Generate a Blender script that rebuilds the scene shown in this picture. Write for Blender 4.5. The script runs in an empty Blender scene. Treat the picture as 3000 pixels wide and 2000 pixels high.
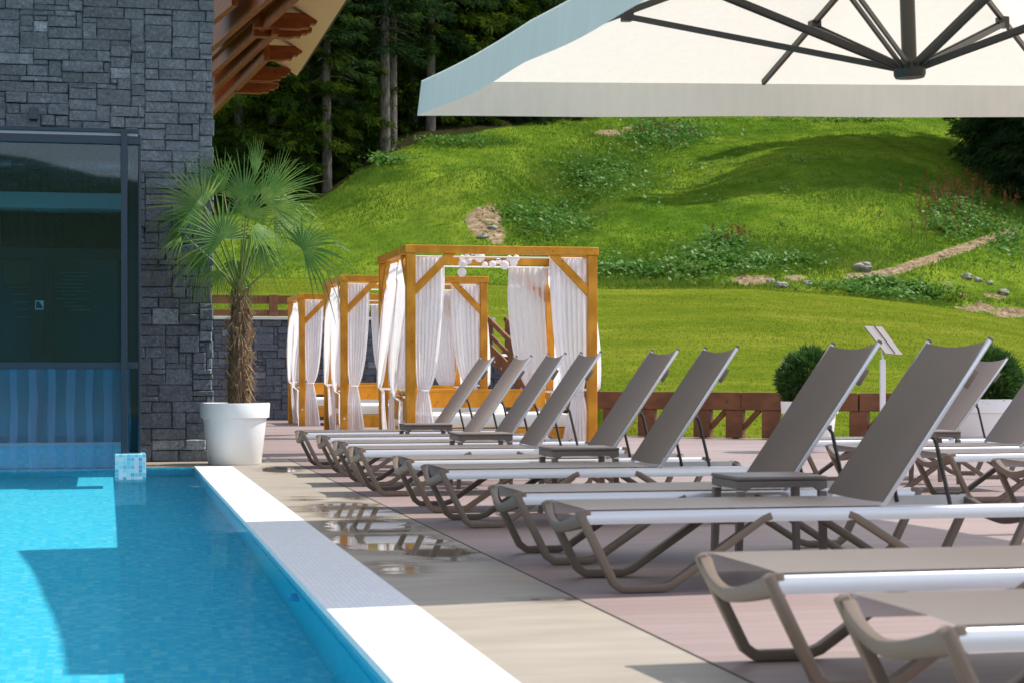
import bpy, bmesh, math, random
import numpy as np
from mathutils import Vector, Matrix, noise
R = math.radians
S = bpy.context.scene
COL = S.collection
random.seed(7)
rng = np.random.default_rng(11)

# ------------------------------------------------------------------ camera, light, sky
FPX, CY, YAW, HC = 5500.0, 1086.8, R(12.19), 0.9926
cam_d = bpy.data.cameras.new('camera'); cam = bpy.data.objects.new('camera', cam_d); COL.objects.link(cam)
cam.location = (0, 0, HC); cam.rotation_euler = (R(90), 0, -YAW)
cam_d.sensor_width = 36; cam_d.lens = FPX / 3000 * 36; cam_d.shift_y = (CY - 1000) / 3000
cam_d.clip_end = 3000; cam_d.clip_start = 0.1
cam_d.dof.use_dof = True; cam_d.dof.focus_distance = 21.0; cam_d.dof.aperture_fstop = 5.6
S.camera = cam
SUN_EL, SUN_AZ = R(55), R(86)           # azimuth clockwise from +Y
sun_dir = Vector((math.cos(SUN_EL) * math.sin(SUN_AZ), math.cos(SUN_EL) * math.cos(SUN_AZ), math.sin(SUN_EL)))
sl = bpy.data.lights.new('sun', 'SUN'); sl.energy = 2.65; sl.angle = R(0.5); sl.color = (1.0, 0.94, 0.84)
so = bpy.data.objects.new('sun', sl); COL.objects.link(so); so.location = (20, 0, 40)
so.rotation_euler = sun_dir.to_track_quat('Z', 'Y').to_euler()
W = bpy.data.worlds.new('World'); S.world = W; W.use_nodes = True
nt = W.node_tree; bg = nt.nodes['Background']
sky = nt.nodes.new('ShaderNodeTexSky'); sky.sky_type = 'NISHITA'; sky.sun_disc = False
sky.sun_elevation = SUN_EL; sky.sun_rotation = SUN_AZ; sky.altitude = 1300; sky.air_density = 1.0; sky.dust_density = 0.6
hs = nt.nodes.new('ShaderNodeHueSaturation'); hs.inputs['Saturation'].default_value = 0.42; nt.links.new(sky.outputs[0], hs.inputs['Color']); nt.links.new(hs.outputs[0], bg.inputs[0]); bg.inputs[1].default_value = 0.15
S.view_settings.view_transform = 'Standard'; S.view_settings.look = 'None'; S.view_settings.gamma = 1
S.view_settings.exposure = 1.12
S.cycles.max_bounces = 10; S.cycles.transparent_max_bounces = 16; S.cycles.transmission_bounces = 8
S.cycles.caustics_refractive = True; S.cycles.caustics_reflective = False
S.cycles.sample_clamp_indirect = 6.0

# ------------------------------------------------------------------ projection helpers (world <-> photo columns)
CW, SW = math.cos(YAW), math.sin(YAW)
def ray(x, y):
    a = (x - 1500) / FPX; b = (CY - y) / FPX
    return Vector((CW * a + SW, -SW * a + CW, b))
def onz(x, y, z=0.0):
    d = ray(x, y); t = (z - HC) / d.z; return Vector((d.x * t, d.y * t, z))
def ond(x, y, t):
    d = ray(x, y) * t; d.z += HC; return d
def onY(x, y, Y):
    d = ray(x, y); d = d * (Y / d.y); d.z += HC; return d

# ------------------------------------------------------------------ materials
def mat(name, col=(0.5, 0.5, 0.5), rough=0.6, metal=0.0, spec=0.5, trans=None):
    m = bpy.data.materials.new(name); m.use_nodes = True
    b = m.node_tree.nodes['Principled BSDF']
    b.inputs['Base Color'].default_value = (*col, 1); b.inputs['Roughness'].default_value = rough
    b.inputs['Metallic'].default_value = metal; b.inputs['Specular IOR Level'].default_value = spec
    return m
def N(m, t, **kw):
    n = m.node_tree.nodes.new(t)
    for k, v in kw.items():
        if hasattr(n, k): setattr(n, k, v)
        else: n.inputs[k].default_value = v
    return n
def L(m, a, b): m.node_tree.links.new(a, b)
def BS(m): return m.node_tree.nodes['Principled BSDF']
def coords(m, kind='Object', scale=(1, 1, 1), rot=(0, 0, 0)):
    tc = N(m, 'ShaderNodeTexCoord'); mp = N(m, 'ShaderNodeMapping')
    mp.inputs['Scale'].default_value = scale; mp.inputs['Rotation'].default_value = rot
    L(m, tc.outputs[kind], mp.inputs[0]); return mp.outputs[0]
def ramp(m, fac, stops):
    r = N(m, 'ShaderNodeValToRGB'); e = r.color_ramp.elements
    while len(e) < len(stops): e.new(0.5)
    for i, (p, c) in enumerate(stops):
        e[i].position = p; e[i].color = (*c, 1) if len(c) == 3 else c
    L(m, fac, r.inputs[0]); return r.outputs[0]
def noise_n(m, vec, scale, detail=4, rough=0.55):
    n = N(m, 'ShaderNodeTexNoise'); n.inputs['Scale'].default_value = scale; n.inputs['Detail'].default_value = detail
    n.inputs['Roughness'].default_value = rough; L(m, vec, n.inputs['Vector']); return n.outputs['Fac']
def mixc(m, fac, a, b, mode='MIX'):
    x = N(m, 'ShaderNodeMix', data_type='RGBA', blend_type=mode)
    for s, v in ((x.inputs[0], fac), (x.inputs[6], a), (x.inputs[7], b)):
        if hasattr(v, 'node'): L(m, v, s)
        elif isinstance(v, (int, float)): s.default_value = v
        else: s.default_value = (*v, 1)
    return x.outputs[2]
def bump(m, h, strength=0.3, dist=0.02, target=None):
    b = N(m, 'ShaderNodeBump'); b.inputs['Strength'].default_value = strength; b.inputs['Distance'].default_value = dist
    L(m, h, b.inputs['Height']); L(m, b.outputs[0], (target or BS(m)).inputs['Normal']); return b
def translucent(m, col_socket_or_val, amount=0.5, tint=None):
    t = N(m, 'ShaderNodeBsdfTranslucent'); mx = N(m, 'ShaderNodeMixShader'); mx.inputs[0].default_value = amount
    v = col_socket_or_val
    if hasattr(v, 'node'): L(m, v, t.inputs[0])
    else: t.inputs[0].default_value = (*v, 1)
    out = m.node_tree.nodes['Material Output']
    L(m, BS(m).outputs[0], mx.inputs[1]); L(m, t.outputs[0], mx.inputs[2]); L(m, mx.outputs[0], out.inputs[0])
    return t

M = {}
def wood(name, c0, c1, scale=(6, 6, 6), rough=0.5):
    m = mat(name, c0, rough); v = coords(m, 'Object')
    BS(m).inputs['Specular IOR Level'].default_value = 0.25
    w = N(m, 'ShaderNodeTexWave', wave_type='RINGS'); w.inputs['Scale'].default_value = 3.0; w.inputs['Distortion'].default_value = 6
    w.inputs['Detail'].default_value = 3; w.inputs['Detail Scale'].default_value = 1.5
    mp = N(m, 'ShaderNodeMapping'); mp.inputs['Scale'].default_value = scale; L(m, v, mp.inputs[0]); L(m, mp.outputs[0], w.inputs[0])
    n = noise_n(m, v, 5, 5); c = ramp(m, w.outputs['Fac'], [(0.2, c0), (0.9, c1)])
    k = noise_n(m, v, 11, 2); kn = ramp(m, k, [(0.27, (0.3, 0.3, 0.3)), (0.33, (1, 1, 1))])
    c2 = mixc(m, 0.75, c, ramp(m, n, [(0.3, (0.7, 0.7, 0.7)), (0.75, (1.15, 1.15, 1.15))]), 'MULTIPLY')
    c3 = mixc(m, 0.8, c2, kn, 'MULTIPLY')
    L(m, c3, BS(m).inputs['Base Color']); bump(m, w.outputs['Fac'], 0.12, 0.004); return m
M['wood_gold'] = wood('golden_stained_wood', (0.62, 0.255, 0.016), (0.74, 0.33, 0.032), (1.2, 1.2, 0.25))
M['wood_red'] = wood('red_brown_wood', (0.175, 0.074, 0.036), (0.22, 0.094, 0.046), (0.25, 0.25, 1.0), 0.6)
M['wood_eave'] = wood('orange_brown_eave_wood', (0.21, 0.050, 0.009), (0.26, 0.065, 0.011), (0.6, 0.25, 1.0), 0.5)
M['soffit'] = mat('cream_soffit', (0.78, 0.60, 0.34), 0.8)
M['white'] = mat('white_plastic', (0.90, 0.90, 0.90), 0.4)
M['rail'] = mat('white_painted_aluminium', (0.62, 0.62, 0.65), 0.27, 0.45)
M['taupe'] = mat('taupe_plastic', (0.160, 0.118, 0.088), 0.42)
m = M['taupe']; v = coords(m); bump(m, noise_n(m, v, 400, 2), 0.12, 0.001)
M['table'] = mat('taupe_table_plastic', (0.16, 0.128, 0.112), 0.4)
M['dark_metal'] = mat('dark_grey_metal', (0.045, 0.045, 0.042), 0.45, 0.3)
M['bronze'] = mat('olive_bronze_arm_paint', (0.06, 0.055, 0.045), 0.4, 0.3)
# sling mesh
m = M['sling'] = mat('taupe_mesh_fabric', (0.2, 0.17, 0.145), 0.42); BS(m).inputs['Sheen Weight'].default_value = 0.55; BS(m).inputs['Sheen Roughness'].default_value = 0.35; BS(m).inputs['Sheen Tint'].default_value = (1, 0.80, 0.70, 1)
v = coords(m, 'Object', (900, 900, 900)); ck = N(m, 'ShaderNodeTexChecker'); ck.inputs['Scale'].default_value = 1
L(m, v, ck.inputs[0]); v2 = coords(m)
c = mixc(m, ramp(m, noise_n(m, v2, 3, 3), [(0.3, (0, 0, 0)), (0.7, (1, 1, 1))]), (0.080, 0.060, 0.048), (0.096, 0.072, 0.058))
L(m, c, BS(m).inputs['Base Color']); translucent(m, (0.20, 0.16, 0.13), 0.05)
bump(m, ck.outputs[1], 0.15, 0.0005)
# curtains
m = M['curtain'] = mat('white_voile', (0.86, 0.85, 0.88), 0.9, spec=0.1)
v = coords(m); st = ramp(m, noise_n(m, coords(m, 'Object', (2.2, 2.2, 0.7)), 2.2, 3), [(0.56, (1, 1, 1)), (0.72, (0.80, 0.74, 0.66))])
L(m, mixc(m, 1.0, (0.92, 0.91, 0.94), st, 'MULTIPLY'), BS(m).inputs['Base Color'])
translucent(m, (0.93, 0.92, 0.95), 0.55); bump(m, noise_n(m, coords(m, 'Object', (14, 14, 1.2)), 3, 4), 0.5, 0.02)
out_ = m.node_tree.nodes['Material Output']; sh_ = out_.inputs[0].links[0].from_socket; tp_ = N(m, 'ShaderNodeBsdfTransparent'); mx_ = N(m, 'ShaderNodeMixShader'); mx_.inputs[0].default_value = 0.08
L(m, sh_, mx_.inputs[1]); L(m, tp_.outputs[0], mx_.inputs[2]); L(m, mx_.outputs[0], out_.inputs[0])
# parasol canvas
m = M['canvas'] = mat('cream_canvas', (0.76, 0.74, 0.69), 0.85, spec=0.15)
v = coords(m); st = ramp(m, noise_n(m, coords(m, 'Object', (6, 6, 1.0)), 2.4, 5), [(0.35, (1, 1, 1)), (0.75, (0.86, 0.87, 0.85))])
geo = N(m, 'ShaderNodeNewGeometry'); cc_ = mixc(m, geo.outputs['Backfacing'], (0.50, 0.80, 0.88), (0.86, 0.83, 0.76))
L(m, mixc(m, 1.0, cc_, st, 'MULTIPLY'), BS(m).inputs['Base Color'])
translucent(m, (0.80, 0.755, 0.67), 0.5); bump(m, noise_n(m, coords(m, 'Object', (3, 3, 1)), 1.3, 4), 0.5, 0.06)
m = M['mattress'] = mat('white_mattress_fabric', (0.80, 0.78, 0.72), 0.85); bump(m, noise_n(m, coords(m), 6, 3), 0.4, 0.02)
M['straw'] = mat('straw', (0.42, 0.33, 0.18), 0.8)
# stone
m = M['stone'] = mat('split_grey_slate', (0.1, 0.11, 0.12), 0.62)
v = coords(m); at = N(m, 'ShaderNodeAttribute', attribute_name='tone')
n1 = noise_n(m, v, 26, 8, 0.75); n2 = noise_n(m, v, 3.0, 5); n3 = noise_n(m, v, 120, 4, 0.8)
base = ramp(m, n1, [(0.30, (0.08, 0.097, 0.118)), (0.55, (0.20, 0.232, 0.275)), (0.78, (0.46, 0.51, 0.57))])
tone = ramp(m, at.outputs['Fac'], [(0.0, (0.78, 0.78, 0.78)), (0.5, (0.97, 0.98, 1.0)), (0.95, (1.12, 1.14, 1.16)), (1.0, (2.0, 2.0, 1.95))])
c = mixc(m, 1.0, base, tone, 'MULTIPLY'); c = mixc(m, 0.55, c, ramp(m, n2, [(0.3, (0.6, 0.62, 0.62)), (0.7, (1.25, 1.22, 1.2))]), 'MULTIPLY')
c = mixc(m, 0.7, c, ramp(m, n3, [(0.36, (0.5, 0.5, 0.5)), (0.72, (1.9, 1.9, 1.9))]), 'MULTIPLY')
L(m, c, BS(m).inputs['Base Color']); bb = bump(m, n1, 0.9, 0.03); b2 = N(m, 'ShaderNodeBump'); b2.inputs['Strength'].default_value = 0.5; b2.inputs['Distance'].default_value = 0.006
L(m, n3, b2.inputs['Height']); L(m, bb.outputs[0], b2.inputs['Normal']); L(m, b2.outputs[0], BS(m).inputs['Normal'])
M['mortar'] = mat('dark_joint', (0.05, 0.055, 0.062), 0.9)
M['concrete'] = mat('pale_concrete', (0.62, 0.62, 0.60), 0.8)
m = M['concrete']; bump(m, noise_n(m, coords(m), 60, 4), 0.3, 0.01)
# deck
m = M['deck'] = mat('mauve_brown_composite_decking', (0.4, 0.3, 0.28), 0.55)
v = coords(m); sep = N(m, 'ShaderNodeSeparateXYZ'); L(m, v, sep.inputs[0])
def math_n(m, op, a, b=None, c=None):
    n = N(m, 'ShaderNodeMath', operation=op)
    for i, q in enumerate((a, b, c)):
        if q is None: continue
        if hasattr(q, 'node'): L(m, q, n.inputs[i])
        else: n.inputs[i].default_value = q
    return n.outputs[0]
pl = math_n(m, 'MULTIPLY', sep.outputs[1], 1 / 0.145); fr = math_n(m, 'FRACT', pl); idx = math_n(m, 'FLOOR', pl)
gap = math_n(m, 'LESS_THAN', fr, 0.045)
wn = N(m, 'ShaderNodeTexWhiteNoise', noise_dimensions='1D'); L(m, idx, wn.inputs['W'])
c = ramp(m, wn.outputs['Value'], [(0, (0.265, 0.196, 0.188)), (0.5, (0.282, 0.210, 0.20)), (1, (0.30, 0.225, 0.215))])
st = noise_n(m, coords(m, 'Object', (0.6, 9, 1)), 3, 6); c = mixc(m, 0.7, c, ramp(m, st, [(0.3, (0.9, 0.9, 0.9)), (0.7, (1.08, 1.08, 1.08))]), 'MULTIPLY')
blot = noise_n(m, v, 0.8, 4); c = mixc(m, 0.5, c, ramp(m, blot, [(0.35, (0.82, 0.8, 0.8)), (0.65, (1.1, 1.1, 1.1))]), 'MULTIPLY')
c = mixc(m, gap, c, (0.17, 0.125, 0.12)); L(m, c, BS(m).inputs['Base Color'])
groove = math_n(m, 'MULTIPLY', math_n(m, 'FRACT', math_n(m, 'MULTIPLY', sep.outputs[1], 1 / 0.018)), 0.25)
hh = math_n(m, 'ADD', math_n(m, 'MULTIPLY', gap, -1.0), groove); bump(m, hh, 0.6, 0.006)
# beige tile with puddles
m = M['tile'] = mat('beige_stone_tile', (0.5, 0.44, 0.36), 0.6)
v = coords(m); sep = N(m, 'ShaderNodeSeparateXYZ'); L(m, v, sep.inputs[0])
fy = math_n(m, 'FRACT', math_n(m, 'MULTIPLY', sep.outputs[1], 1 / 1.2)); gy = math_n(m, 'LESS_THAN', fy, 0.0035)
c = ramp(m, noise_n(m, coords(m, 'Object', (1, 3, 1)), 1.6, 6), [(0.3, (0.28, 0.245, 0.20)), (0.7, (0.36, 0.315, 0.262))])
at = N(m, 'ShaderNodeAttribute', attribute_name='wet')
wn_ = math_n(m, 'ADD', at.outputs['Fac'], math_n(m, 'MULTIPLY', math_n(m, 'SUBTRACT', noise_n(m, coords(m, 'Object', (1.0, 2.6, 1)), 2.0, 4, 0.5), 0.5), 1.1))
wet = ramp(m, wn_, [(0.36, (0, 0, 0)), (0.58, (1, 1, 1))])
damp = ramp(m, wn_, [(0.22, (1, 1, 1)), (0.56, (0.5, 0.46, 0.41))])
c = mixc(m, 1.0, c, damp, 'MULTIPLY'); c = mixc(m, gy, c, (0.2, 0.17, 0.14)); L(m, c, BS(m).inputs['Base Color'])
rr = N(m, 'ShaderNodeMix', data_type='FLOAT'); L(m, wet, rr.inputs[0]); rr.inputs[2].default_value = 0.55; rr.inputs[3].default_value = 0.03
L(m, rr.outputs[0], BS(m).inputs['Roughness'])
m_ = math_n(m, 'MULTIPLY', noise_n(m, v, 90, 3), math_n(m, 'SUBTRACT', 1.0, wet)); bump(m, m_, 0.12, 0.004)
# white coping mosaic
def mosaic(name, size, cols, grout, gw=0.07, rough=0.18, axes='XY'):
    m = mat(name, cols[0], rough); v = coords(m); sep = N(m, 'ShaderNodeSeparateXYZ'); L(m, v, sep.inputs[0])
    a = math_n(m, 'ADD', sep.outputs['XYZ'.index(axes[0])], 50.0); b = math_n(m, 'ADD', sep.outputs['XYZ'.index(axes[1])], 50.0)
    ua = math_n(m, 'MULTIPLY', a, 1 / size); ub = math_n(m, 'MULTIPLY', b, 1 / size)
    ga = math_n(m, 'LESS_THAN', math_n(m, 'FRACT', ua), gw); gb = math_n(m, 'LESS_THAN', math_n(m, 'FRACT', ub), gw)
    g = math_n(m, 'MAXIMUM', ga, gb)
    cb = N(m, 'ShaderNodeCombineXYZ'); L(m, math_n(m, 'FLOOR', ua), cb.inputs[0]); L(m, math_n(m, 'FLOOR', ub), cb.inputs[1])
    wn = N(m, 'ShaderNodeTexWhiteNoise', noise_dimensions='2D'); L(m, cb.outputs[0], wn.inputs['Vector'])
    k = len(cols); r = N(m, 'ShaderNodeValToRGB'); r.color_ramp.interpolation = 'CONSTANT'; e = r.color_ramp.elements
    while len(e) < k: e.new(0.5)
    for i, cc in enumerate(cols): e[i].position = i / k; e[i].color = (*cc, 1)
    L(m, wn.outputs['Value'], r.inputs[0]); c = mixc(m, g, r.outputs[0], grout); L(m, c, BS(m).inputs['Base Color'])
    bump(m, math_n(m, 'SUBTRACT', 1.0, g), 0.4, 0.002); return m
M['coping'] = mosaic('white_mosaic', 0.025, [(0.84, 0.85, 0.87), (0.80, 0.82, 0.85), (0.87, 0.88, 0.89), (0.78, 0.79, 0.83)], (0.62, 0.64, 0.68), 0.12, 0.4)
poolc = [(0.06, 0.64, 0.90), (0.08, 0.67, 0.91), (0.05, 0.60, 0.87), (0.13, 0.71, 0.92), (0.07, 0.65, 0.90), (0.20, 0.76, 0.93), (0.05, 0.62, 0.88)]
M['pool_floor'] = mosaic('blue_mosaic_floor', 0.036, poolc, (0.24, 0.62, 0.8), 0.08, 0.4)
M['pool_wx'] = mosaic('blue_mosaic_side', 0.05, [(0.02, 0.58, 0.86), (0.03, 0.62, 0.90)], (0.1, 0.5, 0.68), 0.08, 0.4, 'YZ')
M['pool_wy'] = mosaic('blue_mosaic_end', 0.05, poolc, (0.2, 0.5, 0.62), 0.08, 0.4, 'XZ')
plc = [(0.14, 0.58, 0.76), (0.36, 0.78, 0.88), (0.20, 0.64, 0.80), (0.60, 0.80, 0.88), (0.28, 0.72, 0.84), (0.70, 0.70, 0.84), (0.10, 0.48, 0.66)]
M['plinth'] = mosaic('pale_blue_mosaic', 0.036, plc, (0.62, 0.78, 0.84), 0.10, 0.25, 'XZ')
# water
m = M['water'] = bpy.data.materials.new('pool_water'); m.use_nodes = True
nt = m.node_tree; nt.nodes.remove(BS(m)); rf = N(m, 'ShaderNodeBsdfRefraction'); rf.inputs['Color'].default_value = (0.82, 1.0, 1.0, 1); rf.inputs['Roughness'].default_value = 0.0; rf.inputs['IOR'].default_value = 1.333
gl = N(m, 'ShaderNodeBsdfGlossy'); gl.inputs['Roughness'].default_value = 0.0; fz = N(m, 'ShaderNodeFresnel'); fz.inputs[0].default_value = 1.333
fm = N(m, 'ShaderNodeMath', operation='MULTIPLY'); L(m, fz.outputs[0], fm.inputs[0]); fm.inputs[1].default_value = 0.24
mx = N(m, 'ShaderNodeMixShader'); L(m, fm.outputs[0], mx.inputs[0]); L(m, rf.outputs[0], mx.inputs[1]); L(m, gl.outputs[0], mx.inputs[2]); L(m, mx.outputs[0], nt.nodes['Material Output'].inputs[0])
bb_ = N(m, 'ShaderNodeBump'); bb_.inputs['Strength'].default_value = 0.035; bb_.inputs['Distance'].default_value = 0.03
L(m, noise_n(m, coords(m, 'Object', (1, 0.45, 1)), 2.2, 2), bb_.inputs['Height']); L(m, bb_.outputs[0], gl.inputs['Normal'])
# glass
m = M['glass'] = bpy.data.materials.new('tinted_glass'); m.use_nodes = True
nt = m.node_tree; nt.nodes.remove(BS(m)); tr = N(m, 'ShaderNodeBsdfTransparent'); tr.inputs[0].default_value = (0.58, 0.78, 0.86, 1)
gl = N(m, 'ShaderNodeBsdfGlossy'); gl.inputs['Roughness'].default_value = 0.02; fz = N(m, 'ShaderNodeFresnel'); fz.inputs[0].default_value = 1.5
mx = N(m, 'ShaderNodeMixShader'); L(m, fz.outputs[0], mx.inputs[0]); L(m, tr.outputs[0], mx.inputs[1]); L(m, gl.outputs[0], mx.inputs[2])
L(m, mx.outputs[0], nt.nodes['Material Output'].inputs[0])
m = M['dark_glass'] = mat('dark_door_glass', (0.02, 0.075, 0.085), 0.06); BS(m).inputs['Specular IOR Level'].default_value = 0.8
m = M['glass_dark'] = bpy.data.materials.new('dark_tinted_glass'); m.use_nodes = True
nt = m.node_tree; nt.nodes.remove(BS(m)); tr = N(m, 'ShaderNodeBsdfTransparent'); tr.inputs[0].default_value = (0.55, 0.76, 0.82, 1)
gl = N(m, 'ShaderNodeBsdfGlossy'); gl.inputs['Roughness'].default_value = 0.02; fz = N(m, 'ShaderNodeFresnel'); fz.inputs[0].default_value = 1.6
mx = N(m, 'ShaderNodeMixShader'); L(m, fz.outputs[0], mx.inputs[0]); L(m, tr.outputs[0], mx.inputs[1]); L(m, gl.outputs[0], mx.inputs[2])
L(m, mx.outputs[0], nt.nodes['Material Output'].inputs[0])
m = M['glass_clear'] = M['glass'].copy(); m.node_tree.nodes['Transparent BSDF'].inputs[0].default_value = (0.9, 0.95, 0.96, 1)
M['reflection'] = mat('pale_reflection_streak', (0.85, 0.85, 0.85), 0.5)  # colour of the bars that imitate reflections in the door
M['frame_navy'] = mat('navy_grey_aluminium', (0.022, 0.035, 0.055), 0.35, 0.3)
M['door_brown'] = mat('dark_brown_door_frame', (0.016, 0.008, 0.007), 0.4)
M['slats'] = wood('dark_slats', (0.02, 0.009, 0.007), (0.035, 0.014, 0.01), (8, 1, 0.2), 0.5)
m = M['strip'] = bpy.data.materials.new('blue_pvc_strip'); m.use_nodes = True
nt = m.node_tree; tr = N(m, 'ShaderNodeBsdfTransparent'); tr.inputs[0].default_value = (0.80, 0.92, 1.0, 1)
b = BS(m); b.inputs['Base Color'].default_value = (0.5, 0.66, 0.95, 1); b.inputs['Roughness'].default_value = 0.12
mx = N(m, 'ShaderNodeMixShader'); mx.inputs[0].default_value = 0.24; L(m, tr.outputs[0], mx.inputs[1]); L(m, b.outputs[0], mx.inputs[2])
L(m, mx.outputs[0], nt.nodes['Material Output'].inputs[0])
# vegetation
def leafmat(name, c0, c1, c2, scale=1.5, tl=0.45, rough=0.5, spec=0.4):
    m = mat(name, c0, rough, spec=spec); v = coords(m)
    n = noise_n(m, v, scale, 4, 0.7); c = ramp(m, n, [(0.3, c0), (0.5, c1), (0.72, c2)])
    L(m, c, BS(m).inputs['Base Color']); translucent(m, c, tl); return m
M['palm'] = leafmat('palm_leaf', (0.045, 0.15, 0.028), (0.10, 0.23, 0.04), (0.32, 0.40, 0.08), 2.5, 0.35, 0.42, 0.35)
M['palm_stem'] = mat('palm_leaf_stalk', (0.16, 0.24, 0.05), 0.5)
m = M['palm_trunk'] = mat('fibrous_palm_trunk', (0.14, 0.085, 0.045), 0.9)
n_ = noise_n(m, coords(m, 'Object', (1, 1, 0.35)), 40, 5, 0.7); L(m, ramp(m, n_, [(0.3, (0.05, 0.03, 0.018)), (0.7, (0.24, 0.15, 0.08))]), BS(m).inputs['Base Color']); bump(m, n_, 1.0, 0.02)
M['fibre'] = mat('dry_palm_fibre', (0.30, 0.20, 0.11), 0.9)
M['box'] = leafmat('thuja_leaf', (0.015, 0.05, 0.012), (0.04, 0.105, 0.018), (0.10, 0.19, 0.03), 9, 0.3)
M['needle'] = leafmat('spruce_needles', (0.009, 0.029, 0.006), (0.033, 0.068, 0.007), (0.14, 0.185, 0.014), 0.55, 0.35, 0.8, 0.05)
M['needle_dark'] = leafmat('dark_spruce_needles', (0.010, 0.030, 0.012), (0.022, 0.050, 0.014), (0.07, 0.11, 0.02), 0.5, 0.3, 0.8, 0.05)
M['broad'] = leafmat('broad_tree_leaf', (0.03, 0.075, 0.010), (0.06, 0.12, 0.012), (0.10, 0.16, 0.02), 0.8, 0.45, 0.6, 0.3)
m = M['bark'] = mat('grey_spruce_bark', (0.10, 0.08, 0.065), 0.95); n_ = noise_n(m, coords(m, 'Object', (3, 3, 0.8)), 3, 5)
L(m, ramp(m, n_, [(0.3, (0.045, 0.035, 0.03)), (0.7, (0.17, 0.145, 0.12))]), BS(m).inputs['Base Color']); bump(m, n_, 1.0, 0.1)
M['weed'] = leafmat('broad_weed_leaf', (0.05, 0.14, 0.02), (0.09, 0.21, 0.03), (0.20, 0.32, 0.08), 0.9, 0.35, 0.5, 0.25)
M['blade'] = leafmat('meadow_grass_blade', (0.075, 0.150, 0.016), (0.125, 0.215, 0.020), (0.22, 0.29, 0.040), 0.16, 0.35, 0.9, 0.03)
M['lawn_blade'] = leafmat('lawn_grass_blade', (0.085, 0.130, 0.012), (0.12, 0.160, 0.014), (0.175, 0.195, 0.026), 0.3, 0.3, 0.9, 0.03)
M['rank'] = leafmat('rank_grass_blade', (0.065, 0.135, 0.018), (0.105, 0.190, 0.022), (0.19, 0.26, 0.045), 0.3, 0.4, 0.9, 0.05)
M['dock'] = leafmat('rusty_seed_spike', (0.12, 0.05, 0.016), (0.19, 0.085, 0.025), (0.24, 0.12, 0.04), 3, 0.2, 0.8, 0.2)
m = M['rock'] = mat('pale_stone', (0.42, 0.39, 0.35), 0.9); n_ = noise_n(m, coords(m), 4, 6); L(m, ramp(m, n_, [(0.3, (0.15, 0.13, 0.10)), (0.7, (0.38, 0.35, 0.31))]), BS(m).inputs['Base Color'])
# terrain
m = M['ground'] = mat('grass_ground', (0.1, 0.2, 0.02), 1.0, spec=0.0); v = coords(m)
big = noise_n(m, v, 0.10, 5, 0.6); mid = noise_n(m, coords(m, 'Object', (1, 1.0, 1)), 1.1, 6, 0.7); fine = noise_n(m, v, 14, 6, 0.8)
mead = mixc(m, ramp(m, big, [(0.35, (0, 0, 0)), (0.65, (1, 1, 1))]), (0.075, 0.155, 0.014), (0.185, 0.26, 0.028))
mead = mixc(m, 0.85, mead, ramp(m, mid, [(0.3, (0.5, 0.62, 0.5)), (0.5, (1, 1, 1)), (0.75, (1.5, 1.3, 1.1))]), 'MULTIPLY')
mead = mixc(m, 0.8, mead, ramp(m, fine, [(0.3, (0.55, 0.6, 0.5)), (0.7, (1.4, 1.35, 1.3))]), 'MULTIPLY')
stk = noise_n(m, coords(m, 'Object', (1.0, 0.22, 1), (0, 0, 0.75)), 0.55, 5, 0.6); mead = mixc(m, 0.8, mead, ramp(m, stk, [(0.34, (0.62, 0.70, 0.7)), (0.52, (1, 1, 1)), (0.68, (1.45, 1.3, 1.5))]), 'MULTIPLY')
lm = noise_n(m, coords(m, 'Object', (0.75, 1.0, 1)), 0.30, 6, 0.7)
lawn = ramp(m, lm, [(0.28, (0.072, 0.115, 0.011)), (0.5, (0.115, 0.150, 0.014)), (0.72, (0.185, 0.195, 0.026))])
lawn = mixc(m, 0.8, lawn, ramp(m, noise_n(m, v, 9, 6, 0.8), [(0.3, (0.68, 0.74, 0.65)), (0.7, (1.28, 1.22, 1.2))]), 'MULTIPLY')
lawn = mixc(m, 0.5, lawn, ramp(m, noise_n(m, coords(m, 'Object', (1, 2.0, 1)), 1.6, 4, 0.6), [(0.35, (0.62, 0.72, 0.7)), (0.65, (1.22, 1.15, 1.1))]), 'MULTIPLY')
al = N(m, 'ShaderNodeAttribute', attribute_name='lawn'); ad = N(m, 'ShaderNodeAttribute', attribute_name='dirt')
c = mixc(m, ramp(m, al.outputs['Fac'], [(0.45, (0, 0, 0)), (0.55, (1, 1, 1))]), mead, lawn)
soil = ramp(m, noise_n(m, v, 3.5, 7, 0.75), [(0.28, (0.07, 0.04, 0.02)), (0.48, (0.27, 0.19, 0.11)), (0.68, (0.54, 0.44, 0.31))])
dn = math_n(m, 'ADD', ad.outputs['Fac'], math_n(m, 'MULTIPLY', math_n(m, 'SUBTRACT', noise_n(m, v, 1.3, 6, 0.75), 0.5), 1.3))
c = mixc(m, ramp(m, dn, [(0.44, (0, 0, 0)), (0.58, (1, 1, 1))]), c, soil)
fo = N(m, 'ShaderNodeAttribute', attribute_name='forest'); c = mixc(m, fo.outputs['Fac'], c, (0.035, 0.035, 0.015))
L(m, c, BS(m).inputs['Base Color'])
hb = math_n(m, 'ADD', math_n(m, 'MULTIPLY', mid, 1.0), math_n(m, 'MULTIPLY', fine, 0.35))
hb = math_n(m, 'MULTIPLY', hb, math_n(m, 'SUBTRACT', 1.15, al.outputs['Fac'])); bump(m, hb, 0.8, 0.35)

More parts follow.
